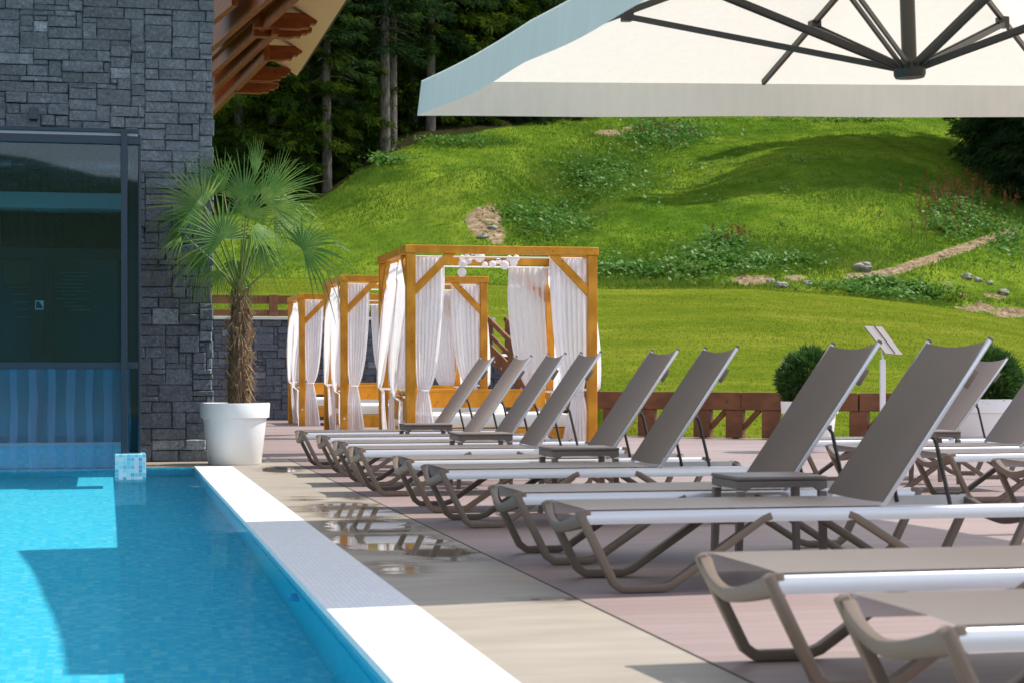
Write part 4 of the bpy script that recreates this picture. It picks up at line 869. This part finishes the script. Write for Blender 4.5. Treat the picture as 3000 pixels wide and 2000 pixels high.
d = MB(); d.tube([(0, 0, za_ + 0.08), (2.2, 0, za_ + 0.35), (4.3, 0, 3.1)], [0.05, 0.05, 0.055], 12); d.build('arm', M['bronze'], par, smooth=True)
d = MB(); d.tube([(4.3, 0, 0.15), (4.3, 0, 3.2)], 0.06, 14); d.build('mast', M['bronze'], par, smooth=True)
d = MB(); d.box(3.8, 4.8, -0.5, 0.5, 0.16, 0.26); d.build('base', M['dark_metal'], par, bevel=0.01)

# ------------------------------------------------------------------ pots and plants
def pot(X, Y, s, label, group='round white planters'):
    p = empty('planter', (X, Y, 0)); tag(p, label, 'planter', group); d = MB(); h = 0.655 * s
    d.lathe([(0.001, 0.0), (0.272 * s, 0), (0.282 * s, 0.012), (0.338 * s, h - 0.165 * s), (0.345 * s, h - 0.16 * s), (0.366 * s, h - 0.155 * s), (0.374 * s, h - 0.01), (0.370 * s, h), (0.352 * s, h), (0.345 * s, h - 0.02), (0.335 * s, h - 0.09), (0.001, h - 0.09)], 72)
    d.build('pot', M['white'], p, smooth=True)
    d = MB(); d.lathe([(0.333 * s, h - 0.07), (0.2, h - 0.05), (0.001, h - 0.045)], 32); d.build('soil', mat('potting_soil', (0.04, 0.028, 0.02), 0.95), p, smooth=True); return p
PX, PY = 1.345, 20.30
pot(PX, PY, 1.0, 'large round white planter holding the palm beside the pool corner')
palm = empty('fan_palm', (PX, PY, 0.6)); tag(palm, 'fan palm with a shaggy brown trunk in the white pot by the stone wall', 'palm')
TP = 19.97   # depth scale check: plane Y=PY
def pp(x, y, dy=0.0): return onY(x, y, PY + dy) - palm.location
# trunk
r0 = random.Random(4); d = MB(); pts = [pp(703, 1190), pp(702, 1120), pp(704, 1040), pp(706, 960), pp(704, 900), pp(700, 850)]; d.tube(pts, [0.125, 0.13, 0.122, 0.108, 0.095, 0.06], 18)
o = d.build('trunk', M['palm_trunk'], palm, smooth=True)
d = MB()
for i in range(1500):
    u = r0.random() ** 0.9; z0 = pts[0].z + (pts[-1].z - pts[0].z) * u; cx = pts[0].x; an = r0.uniform(0, 2 * math.pi); rr_ = 0.125 - 0.035 * u
    dirr = Vector((math.cos(an), math.sin(an), 0)); a = Vector((cx, pts[0].y, z0)) + dirr * rr_; ln = r0.uniform(0.05, 0.22); b = a + dirr * ln * r0.uniform(0.25, 0.9) + Vector((0, 0, ln * r0.uniform(-1.0, 0.7)))
    sd = Vector((-dirr.y, dirr.x, 0)) * r0.uniform(0.002, 0.008); d.add([a - sd, a + sd, b], [(0, 1, 2)])
for i in range(60):                                  # cut leaf bases
    u = r0.random(); z0 = pts[0].z + (pts[-1].z - pts[0].z) * u; an = r0.uniform(0, 2 * math.pi); rr_ = 0.12 - 0.03 * u; dirr = Vector((math.cos(an), math.sin(an), 0))
    a = Vector((pts[0].x, pts[0].y, z0)) + dirr * rr_ * 0.8; b = a + dirr * r0.uniform(.05, .11) + Vector((0, 0, r0.uniform(0.05, 0.16))); d.beam(a, b, 0.024, 0.012)
d.build('trunk_fibre', M['fibre'], palm)
def fan(hubp, mid, nrm, R_, spread, n=34, seed=0, droop=0.25):
    r = random.Random(seed); mid = mid.normalized(); nrm = (nrm - mid * nrm.dot(mid)).normalized(); sd = mid.cross(nrm); d = MB()
    for i in range(n):
        f = (i + 0.5) / n * 2 - 1; a = f * spread / 2 + r.uniform(-.02, .02); dv = mid * math.cos(a) + sd * math.sin(a)
        ln = R_ * (1.0 - 0.28 * abs(f) ** 2.5) * r.uniform(0.9, 1.06); wd = 2 * R_ * 0.31 * math.tan(spread / 2 / n) * 1.0
        tdir = nrm.cross(dv).normalized(); fold = 0.35; K = 8; L_ = []; C_ = []; Rr = []
        dr_ = droop * r.uniform(0.3, 1.7); brk = r.uniform(0.6, 0.95) if r.random() < 0.35 else 9
        for k in range(K + 1):
            s = k / K; w = wd * (s / 0.31) if s < 0.31 else wd * max(0.0, (1 - (s - 0.31) / 0.69)) ** 0.7
            w = max(w, 0.001) * 0.5; g = ln * s; dz = -dr_ * ln * (s ** 2.6); 
            if s > brk: dz -= (s - brk) * ln * 0.8
            c = hubp + dv * g + Vector((0, 0, dz)) - nrm * (0.10 * R_ * s * s * 0.5)
            C_.append(c - nrm * w * fold); L_.append(c + tdir * w); Rr.append(c - tdir * w)
        vs = []
        for k in range(K + 1): vs += [L_[k], C_[k], Rr[k]]
        fs = []
        for k in range(K): fs += [(3 * k, 3 * k + 1, 3 * k + 4, 3 * k + 3), (3 * k + 1, 3 * k + 2, 3 * k + 5, 3 * k + 4)]
        d.add(vs, fs)
    return d
crown = pp(702, 850)
# hub px, tip direction px (dx,dy), depth offsets, R, normal hint, spread
FR = [((598, 605), (-0.75, -0.35), -0.15, 0.66, (-0.2, -0.9, 0.45), 200, .10), ((655, 700), (-0.35, -0.75), -0.45, 0.62, (0, -0.8, 0.6), 230, .12), ((885, 730), (0.75, -0.45), -0.1, 0.60, (0.2, -0.9, 0.45), 215, .35),
      ((745, 520), (0.12, -1), 0.1, 0.48, (0.6, -0.6, 0), 60, .02), ((715, 585), (-0.1, -0.95), 0.05, 0.60, (0, -0.9, 0.3), 150, .05), ((765, 590), (0.9, -0.45), 0.0, 0.74, (0.1, -0.8, 0.6), 130, .06),
      ((540, 690), (-1, 0.1), -0.2, 0.42, (-0.2, -0.6, 0.8), 150, .5), ((800, 640), (0.9, 0.3), 0.25, 0.50, (0.3, -0.8, 0.5), 150, .5), ((690, 760), (-0.1, 0.9), 0.35, 0.44, (0, -0.9, 0.1), 130, .3), ((760, 720), (0.4, 0.9), 0.3, 0.45, (0.1, -0.9, 0.2), 140, .5),
      ((590, 740), (-0.5, 0.8), -0.1, 0.46, (-0.1, -0.9, 0.2), 130, .4), ((655, 560), (-0.75, -0.75), 0.35, 0.60, (-0.3, -0.8, 0.4), 130, .05), ((640, 790), (-0.3, 0.9), -0.25, 0.34, (0, -0.9, 0.1), 110, .3), ((720, 640), (0.3, -0.6), -0.55, 0.55, (0, -0.55, 0.8), 160, .2), ((800, 560), (0.6, -0.8), 0.3, 0.52, (0.2, -0.9, 0.2), 110, .05),
      ((790, 610), (1, -0.15), 0.15, 0.58, (0.2, -0.7, 0.7), 120, .15), ((560, 640), (-1, -0.05), 0.2, 0.5, (-0.2, -0.6, 0.7), 120, .2), ((740, 665), (0.5, 0.3), -0.3, 0.46, (0.1, -0.6, 0.8), 160, .4), ((700, 800), (0.2, 1), -0.1, 0.3, (0, -1, 0), 90, .3)]
for i, (h, dv, dy, R_, nh, sp, dr_) in enumerate(FR):
    hp = pp(*h, dy); mid = Vector((dv[0], 0.05 * (1 if dy > 0 else -1), -dv[1])); d = fan(hp, mid, Vector(nh), R_, R(sp), 25 if sp > 100 else 13, seed=i + 3, droop=dr_); fo = d.build('frond', M['palm'], palm)
    a = crown + Vector((0, 0, -0.05)); md = a.lerp(hp, 0.5) + Vector((0, 0, 0.05)); d = MB(); d.tube([a, md, hp], [0.014, 0.010, 0.007], 6); d.build('stalk', M['palm_stem'], fo, smooth=True)
def ballbush(X, Y, z, r, label, seed):
    b = empty('thuja_ball', (X, Y, z - r * 0.8)); tag(b, label, 'shrub', 'clipped thuja balls in white planters'); g = np.random.default_rng(seed); n = 9000
    dv = g.normal(size=(n, 3)); dv /= np.linalg.norm(dv, axis=1)[:, None]; rad = r * (0.62 + 0.40 * g.random(n) ** 0.6); lump = 1 + 0.07 * np.sin(dv[:, 0] * 7 + seed) * np.cos(dv[:, 2] * 6) + .05 * np.sin(dv[:, 1] * 11)
    c = dv * (rad * lump)[:, None]; up = dv + g.normal(size=(n, 3)) * 0.5 + [0, 0, .4]; up /= np.linalg.norm(up, axis=1)[:, None]; sd = np.cross(up, g.normal(size=(n, 3))); sd /= np.linalg.norm(sd, axis=1)[:, None]
    ln = r * 0.22 * (0.5 + g.random(n))[:, None]; w = r * 0.028; V = np.stack([c - sd * w, c + sd * w, c + up * ln + sd * w * .3], 1).reshape(-1, 3) + [0, 0, r * 0.8]; F = np.arange(3 * n).reshape(-1, 3)
    npmesh('foliage', V, F, M['box'], b); d = MB(); d.tube([(0, 0, -0.05), (0, 0, r * 0.9)], 0.03, 8); d.build('trunk', M['bark'], b)
q = ond(2372, 1100, 23.2); pot(q.x, q.y, 0.95, 'white planter with a thuja ball, mostly hidden by a lounger backrest'); q = ond(2345, 1115, 23.2); ballbush(ond(2372, 1100, 23.2).x, q.y, q.z, 0.37, 'clipped thuja ball on the left, in front of the balustrade', 1)
q = ond(2892, 1100, 22.2); pot(q.x, q.y, 1.02, 'white planter with a thuja ball behind the back row of loungers'); ballbush(q.x, q.y, ond(2890, 1120, 22.2).z, 0.38, 'clipped thuja ball on the right, behind a lounger backrest', 2)

# lectern style sign stand
q = onz(2586, 1300, 0); q = ond(2586, 1100, 23.5); sgn = empty('lectern_stand', (q.x, q.y, 0)); tag(sgn, 'white lectern stand with a tilted panel seen from behind, near the balustrade', 'sign stand')
d = MB(); d.box(-0.033, 0.033, -0.02, 0.02, 0.012, 1.14); d.build('post', M['white'], sgn, bevel=0.004)
d = MB(); d.box(-0.16, 0.16, -0.16, 0.16, 0, 0.012); d.build('foot', M['white'], sgn)
o4 = [ond(*c, t) - Vector((q.x, q.y, 0)) for c, t in (((2532, 955), 23.35), ((2584, 957), 23.75), ((2645, 1039), 23.75), ((2594, 1034), 23.35))]
n_ = (o4[1] - o4[0]).cross(o4[3] - o4[0]).normalized() * 0.012
d = MB(); d.add(o4 + [p + n_ for p in o4], [(3, 2, 1, 0), (4, 5, 6, 7), (0, 1, 5, 4), (1, 2, 6, 5), (2, 3, 7, 6), (3, 0, 4, 7)]); d.build('panel', mat('grey_panel_back', (0.22, 0.19, 0.19), 0.7), sgn)
d = MB(); d.beam(o4[0].lerp(o4[1], 0.5) - n_ * 1.2, o4[3].lerp(o4[2], 0.5) - n_ * 1.2, 0.008, 0.012); d.build('panel_brace', M['dark_metal'], sgn)
d = MB(); d.beam((0, 0, 1.13), o4[0].lerp(o4[2], 0.45), 0.02, 0.02); d.build('bracket', M['white'], sgn)
# pool lamp
d = MB(); pl_ = Vector((XE - 0.03, 8.9, -0.42)); d.lathe([(0.001, 0.03), (0.07, 0.025), (0.1, 0.0), (0.105, -0.02), (0.001, -0.02)], 24)
o = d.build('pool_lamp', mat('pool_lamp_lens', (0.05, 0.35, 0.75), 0.15), smooth=True); o.rotation_euler = (0, R(-90), 0); o.location = pl_; tag(o, 'round blue underwater lamp set in the pool side wall', 'lamp')

# ------------------------------------------------------------------ trees
def spruce_mesh(seed, H=20.0, rad=3.0, z0=1.5, dens=1.0, mat_='needle', dead=0.0):
    g = np.random.default_rng(seed); Vs = []; nb = 0
    ctr = []; dirs = []; lens = []
    z = z0; 
    tr = MB(); tr.tube([(0, 0, -0.6), (0.05, 0, H * .3), (0, 0.05, H * .6), (0, 0, H)], [0.30, 0.24, 0.15, 0.02], 9)
    while z < H - 0.3:
        k = (z - z0) / (H - z0); L0 = rad * (1 - k) ** 0.75 * (0.55 + 0.45 * min(1, k * 6)); nbr = int(g.integers(5, 8))
        for b in range(nbr):
            az = g.uniform(0, 2 * np.pi); Lb_ = L0 * g.uniform(0.65, 1.15); elev = 0.25 - 0.55 * (1 - k) + g.uniform(-.12, .12)
            if g.random() < dead * (1 - k * 3): 
                a = Vector((0, 0, z)); e = a + Vector((math.cos(az), math.sin(az), -0.25 + g.uniform(-.3, .2))) * Lb_ * 0.7; tr.tube([a, a.lerp(e, .5) + Vector((0, 0, .1)), e], [0.03, 0.02, 0.006], 4); continue
            ns = int(max(8, 50 * dens * Lb_ / 3.0)); s = g.random(ns) ** 0.75; out = s * Lb_
            drp = out * math.tan(elev) - 0.10 * out ** 1.5 + 0.25 * np.maximum(0, s - 0.8) * Lb_
            latw = 0.34 * (1 - 0.7 * s) * Lb_ * 0.9; lat = g.uniform(-1, 1, ns) * latw
            cx = out * math.cos(az) - lat * math.sin(az); cy_ = out * math.sin(az) + lat * math.cos(az); cz = z + drp - 0.30 * np.abs(lat) - g.random(ns) ** 2 * 0.22
            ctr.append(np.stack([cx, cy_, cz], 1)); dx = math.cos(az) * 0.8 - np.sign(lat) * math.sin(az) * 0.5; dyv = math.sin(az) * 0.8 + np.sign(lat) * math.cos(az) * 0.5
            dirs.append(np.stack([dx + g.normal(0, .3, ns), dyv + g.normal(0, .3, ns), -0.35 + g.normal(0, .3, ns)], 1)); nb += 1
        z += g.uniform(0.42, 0.62)
    C = np.concatenate(ctr); D = np.concatenate(dirs); D /= np.linalg.norm(D, axis=1)[:, None]; n = len(C)
    rp = 5; C = np.repeat(C, rp, 0) + g.normal(0, 0.075, (n * rp, 3)); D = np.repeat(D, rp, 0) + g.normal(0, .32, (n * rp, 3)) + [0, 0, -0.25]; D /= np.linalg.norm(D, axis=1)[:, None]; n *= rp
    sd = np.cross(D, g.normal(size=(n, 3))); sd /= np.linalg.norm(sd, axis=1)[:, None]; ln = (0.22 + 0.36 * g.random(n))[:, None]; w = (0.012 + 0.026 * g.random(n))[:, None]
    V = np.stack([C - sd * w, C + D * ln * 0.45 - sd * w * 1.3, C + D * ln, C + D * ln * 0.5 + sd * w * 1.3, ], 1).reshape(-1, 3); F = np.arange(4 * n).reshape(-1, 4)
    return V, F, tr
def tree_proto(seed, mat_, label, **kw):
    t = empty('spruce_tree'); V, F, tr = spruce_mesh(seed, **kw); npmesh('crown', V, F, M[mat_], t); tr.build('trunk', M['bark'], t, smooth=True); return t
PR = [tree_proto(1, 'needle', '', H=21, rad=3.3, z0=0.6), tree_proto(2, 'needle', '', H=24, rad=3.6, z0=2.0, dens=1.0), tree_proto(3, 'needle_dark', '', H=22, rad=3.4, z0=5.5, dens=0.9, dead=0.9),
      tree_proto(4, 'needle_dark', '', H=26, rad=4.2, z0=1.0), tree_proto(5, 'needle', '', H=9, rad=2.1, z0=0.3, dens=1.2)]
used = [False] * 5
GT = 'spruces of the forest edge on the left'
def put_tree(k, px, t, label, group, s=1.0, sink=0.2):
    d_ = ray(px, CY) * t; o = PR[k] if not used[k] else copy_tree(PR[k]); used[k] = True
    o.location = (d_.x, d_.y, ground_z(d_.x, d_.y) - sink); o.rotation_euler = (0, 0, random.uniform(0, 6.28)); o.scale = (s, s, s); tag(o, label, 'tree', group); return o
front = [(1, 700, 97, 'spruce behind the top of the palm fronds at the forest edge', 1), (0, 800, 98, 'spruce rising beside the roof eave brackets', 1), (1, 905, 98.5, 'spruce with lit green branch tips right of the eave', .95),
         (2, 958, 98.0, 'spruce with a bare grey lower trunk above the pot palm', .95), (0, 1030, 101, 'bushy spruce between the two bare trunks', .9), (2, 1128, 100.3, 'spruce with the tallest bare grey trunk and dead twigs', 1.05),
         (2, 1148, 101.6, 'spruce close behind the tallest bare trunk', 1), (0, 1210, 106, 'spruce just left of the parasol corner', 1), (2, 1262, 105, 'spruce with a slim bare trunk under the parasol corner', 1),
         (1, 1330, 111, 'spruce above the parasol corner at the meadow edge', 1), (4, 1410, 109, 'low dark spruce under the left end of the parasol valance', .8), (4, 1330, 107.5, 'low dark spruce left of the small one under the valance', .8), (4, 1010, 99.5, 'young spruce growing at the foot of the bare trunks', .45), (4, 1060, 100.5, 'young spruce on the meadow edge beside the bare trunk', .5), (4, 880, 97.2, 'young spruce low behind the palm fronds', .55)]
for k, px, t, lb, s in front: put_tree(k, px, t, lb, GT, s)
GF = 'dark spruces filling the forest behind'
for i in range(46):
    px = 560 + (i % 23) * 50 + random.uniform(-18, 18); t = 106 + (i // 23) * 9 + random.uniform(0, 6) + max(0, (px - 1200) * 0.02)
    put_tree(3 if i % 3 else 1, px, t, 'dark spruce standing deeper in the forest behind the edge trees', GF, random.uniform(0.85, 1.2))
for i, px in enumerate((1460, 1500, 1545, 1590)): put_tree(2, px, 116 + 2 * i, ('leftmost', 'second from left', 'third from left', 'rightmost')[i] + ' of the bare trunked spruces just under the parasol valance', 'bare trunked spruces under the valance', 0.9)
for k, px, t, lb, s in [(3, 2965, 101, 'dark spruce on the right casting shade on the slope', 0.92), (2, 2985, 98, 'spruce at the right edge with a pale bare trunk', 0.8), (3, 3030, 104, 'dark spruce behind the pale trunk at the right edge', 1.05), (3, 3110, 102, 'tall dark spruce just outside the right edge of the picture', 1.1), (1, 3045, 97.5, 'lighter green spruce on the right edge above the seed stalks', 0.8), (3, 2930, 107, 'dark spruce farthest back in the right hand clump', 0.8), (3, 3190, 100, 'tall dark spruce beyond the right edge shading the slope', 1.1)]:
    put_tree(k, px, t, lb, 'spruces on the right side of the slope', s)
for i, (px, t) in enumerate([(3090, 99), (3130, 103), (3170, 98), (3210, 107), (3250, 101), (3290, 97), (3060, 95.5), (3130, 94.5), (3330, 104), (3370, 99), (3080, 112), (3160, 111), (3410, 103)]): put_tree(3, px, t, 'dark spruce outside the right edge, seen only by its shade on the slope', 'spruces on the right side of the slope', 1.25)
for k, px, t, lb, s in [(1, 1372, 109, 'spruce with yellow green lit tips above the left end of the parasol', 1.05), (0, 1440, 112, 'spruce touching the left parasol edge near the top of the picture', 1.1), (1, 1290, 107.5, 'full spruce between the bare trunks and the parasol corner', 0.9)]: put_tree(k, px, t, lb, GT, s)

# ------------------------------------------------------------------ meadow grass, weeds, rocks
def t_ok(px, py): return py < 1060 and (px > 1600 or py < 925)
def scatter_grass(n, hmin, hmax, wd, seed, tmin=70.5, tmax=128, name='meadow_grass', dens=None, material='blade'):
    g = np.random.default_rng(seed); P = []; H = []
    while len(P) < n:
        px = g.uniform(380, 3040); t = g.uniform(tmin, tmax) ; 
        if g.random() > (t / 128) ** 1 * 1.0 : pass
        if t > ip(px, TB) + 0.5 and px < 1640: continue
        d_ = ray(px, CY) * t; z = ground_z(d_.x, d_.y); py = CY - FPX * (z - HC) / t
        if py < 320 or dirt_at(px, py) > 0.45: continue
        k = noise.noise(Vector((d_.x * 0.12, d_.y * 0.12, 5))) * 0.5 + 0.5
        hm = dens(px, py, k) if dens else 1.0
        if hm <= 0 or g.random() > min(1, hm): continue
        P.append((d_.x, d_.y, z)); H.append(g.uniform(hmin, hmax) * (0.5 + k) * (0.6 + 0.7 * min(1, hm)))
    P = np.array(P); H = np.array(H)[:, None]; m_ = len(P); a = g.uniform(0, 2 * np.pi, m_); sd = np.stack([np.cos(a), np.sin(a), np.zeros(m_)], 1) * wd * (0.6 + g.random((m_, 1))); ln = np.stack([g.normal(0, .35, m_), g.normal(0, .35, m_), np.ones(m_)], 1) * H
    V = np.stack([P - sd, P + sd, P + ln], 1).reshape(-1, 3); o = npmesh(name, V, np.arange(3 * m_).reshape(-1, 3), M[material]); return tag(o, None, None, None, 'stuff')
o = scatter_grass(70000, 0.03, 0.09, 0.022, 3); tag(o, 'bright green meadow grass covering the slope behind the lawn', 'grass')
o = scatter_grass(110000, 0.012, 0.032, 0.006, 21, tmin=28.5, tmax=71, name='lawn_grass', dens=lambda px, py, k: 1.0 if (px > 1750 or t_ok(px, py)) else 0.0, material='lawn_blade'); tag(o, 'short mown grass blades of the lawn', 'grass')
def rank(px, py, k):
    v_ = 0.0
    for cx, cy_, sx, sy, a in ((1640, 560, 190, 90, .9), (1800, 480, 150, 90, .8), (2300, 760, 420, 60, 1.0), (1850, 800, 250, 45, .9), (2850, 640, 200, 80, .8), (1000, 590, 150, 40, .4), (1560, 680, 130, 60, .6), (2550, 560, 200, 60, .5), (2700, 880, 250, 16, .9), (1900, 838, 500, 9, .9), (1330, 420, 150, 18, .9), (1050, 520, 120, 25, .8)):
        v_ = max(v_, a * math.exp(-((px - cx) / sx) ** 2 - ((py - cy_) / sy) ** 2))
    return v_ * (0.4 + k)
o = scatter_grass(70000, 0.10, 0.27, 0.020, 5, dens=rank, name='tall_grass', material='rank'); tag(o, 'tall rank grass on the banks and hollows of the slope', 'grass')
def weeds(areas, n, name, material, smin, smax, seed, hh=0.35):
    g = np.random.default_rng(seed); P = []
    tot = sum(a[4] for a in areas)
    for cx, cy_, sx, sy, wgt in areas:
        for _ in range(int(n * wgt / tot)):
            px = g.normal(cx, sx * .6); py = g.normal(cy_, sy * .6); p = hit(px, py, 71.0)
            if p is None: continue
            for _k in range(int(g.integers(5, 12))): P.append((p.x + g.normal(0, .28), p.y + g.normal(0, .28), p.z + g.uniform(0.03, hh)))
    P = np.array(P); m_ = len(P); D = g.normal(size=(m_, 3)); D[:, 2] *= 0.5; D /= np.linalg.norm(D, axis=1)[:, None]; sd = np.cross(D, np.array([0, 0, 1.0]) + g.normal(0, .4, (m_, 3))); sd /= np.linalg.norm(sd, axis=1)[:, None]; s = g.uniform(smin, smax, (m_, 1))
    V = np.stack([P - D * s, P + sd * s * .6, P + D * s, P - sd * s * .6], 1).reshape(-1, 3); return tag(npmesh(name, V, np.arange(4 * m_).reshape(-1, 4), M[material]), None, None, None, 'stuff')
AW = [(1960, 400, 120, 35, 1.8), (1760, 520, 110, 50, 1.2), (1600, 640, 120, 40, 1.0), (2080, 760, 60, 30, .5), (2200, 775, 160, 25, .9), (2800, 640, 55, 48, 2.2), (2120, 720, 45, 22, .6), (2560, 850, 110, 12, .9), (1690, 800, 60, 18, .4), (1140, 475, 60, 12, .4), (2650, 870, 90, 12, .7), (2000, 500, 300, 100, .35), (1930, 800, 200, 25, .8), (2480, 355, 200, 6, .4), (1350, 420, 90, 12, .4), (2950, 700, 60, 60, .5)]
o = weeds(AW, 3400, 'undergrowth', 'weed', 0.06, 0.14, 8); tag(o, 'leafy broad weeds growing in patches over the slope', 'undergrowth')
def spikes(areas, n, seed):
    g = random.Random(seed); d = MB()
    for cx, cy_, sx, sy, wgt in areas:
        for _ in range(int(n * wgt)):
            p = hit(g.gauss(cx, sx), g.gauss(cy_, sy), 71.0)
            if p is None: continue
            h = g.uniform(0.5, 0.95); tp = p + Vector((g.gauss(0, .06), g.gauss(0, .06), h))
            for _k in range(14):
                q = p.lerp(tp, g.uniform(0.4, 1)); a = g.uniform(0, 6.28); r_ = 0.075; d.add([q, q + Vector((math.cos(a) * r_, math.sin(a) * r_, 0.02)), q + Vector((math.cos(a) * r_ * .3, math.sin(a) * r_ * .3, 0.09))], [(0, 1, 2)])
            d.add([p + Vector((-.01, 0, 0)), p + Vector((.01, 0, 0)), tp], [(0, 1, 2)])
    return d.build('dock_stalks', M['dock'])
o = spikes([(2800, 610, 60, 38, 1.0), (1930, 400, 50, 20, .2), (2960, 600, 25, 30, .2), (2140, 720, 40, 15, .12)], 130, 6); tag(o, 'rusty brown seed stalks standing over the weeds on the slope', 'undergrowth', None, 'stuff')
for i, (px, py, r_, lb) in enumerate([(2530, 790, .42, 'large pale boulder at the start of the dirt track'), (2832, 815, .26, 'brown grey boulder alone on the grass above the bank'), (2258, 826, .18, 'small rounded stone on the bare soil beyond the lawn'), (2290, 840, .28, 'flat pale stone at the lawn edge below the bare soil'), (2368, 838, .26, 'pale stone at the lawn edge near the thicket'),
                                     (2865, 830, .20, 'pale stone right of the brown grey boulder'), (2900, 833, .16, 'small stone among pebbles near the right edge'), (2940, 862, .24, 'flat pale stone on the gravel above the soil bank'), (2760, 752, .14, 'little stone lying on the dirt track'), (1415, 700, .22, 'splintered stone in the bare earth scar'), (1445, 672, .2, 'pale stone high in the bare earth scar')]):
    p = hit(px, py, 71.0)
    if p is None: continue
    g = random.Random(i); d = MB(); k = 8; n_ = 12
    for a in range(k + 1):
        for b in range(n_):
            th = math.pi * a / k; ph = 2 * math.pi * b / n_; v_ = Vector((math.sin(th) * math.cos(ph), math.sin(th) * math.sin(ph), math.cos(th))); q = v_ * r_ * (1 + 0.45 * noise.noise(v_ * 1.7 + Vector((i * 3.1, 0, 0)))); d.v.append((q.x * 1.3, q.y, q.z * 0.65))
    for a in range(k):
        for b in range(n_): d.f.append((a * n_ + b, (a + 1) * n_ + b, (a + 1) * n_ + (b + 1) % n_, a * n_ + (b + 1) % n_))
    o = d.build('rock', M['rock']); o.location = p + Vector((0, 0, r_ * 0.12)); o.scale = (0.8, 0.8, 0.8); tag(o, lb, 'rock', 'stones scattered on the slope')
print('done')
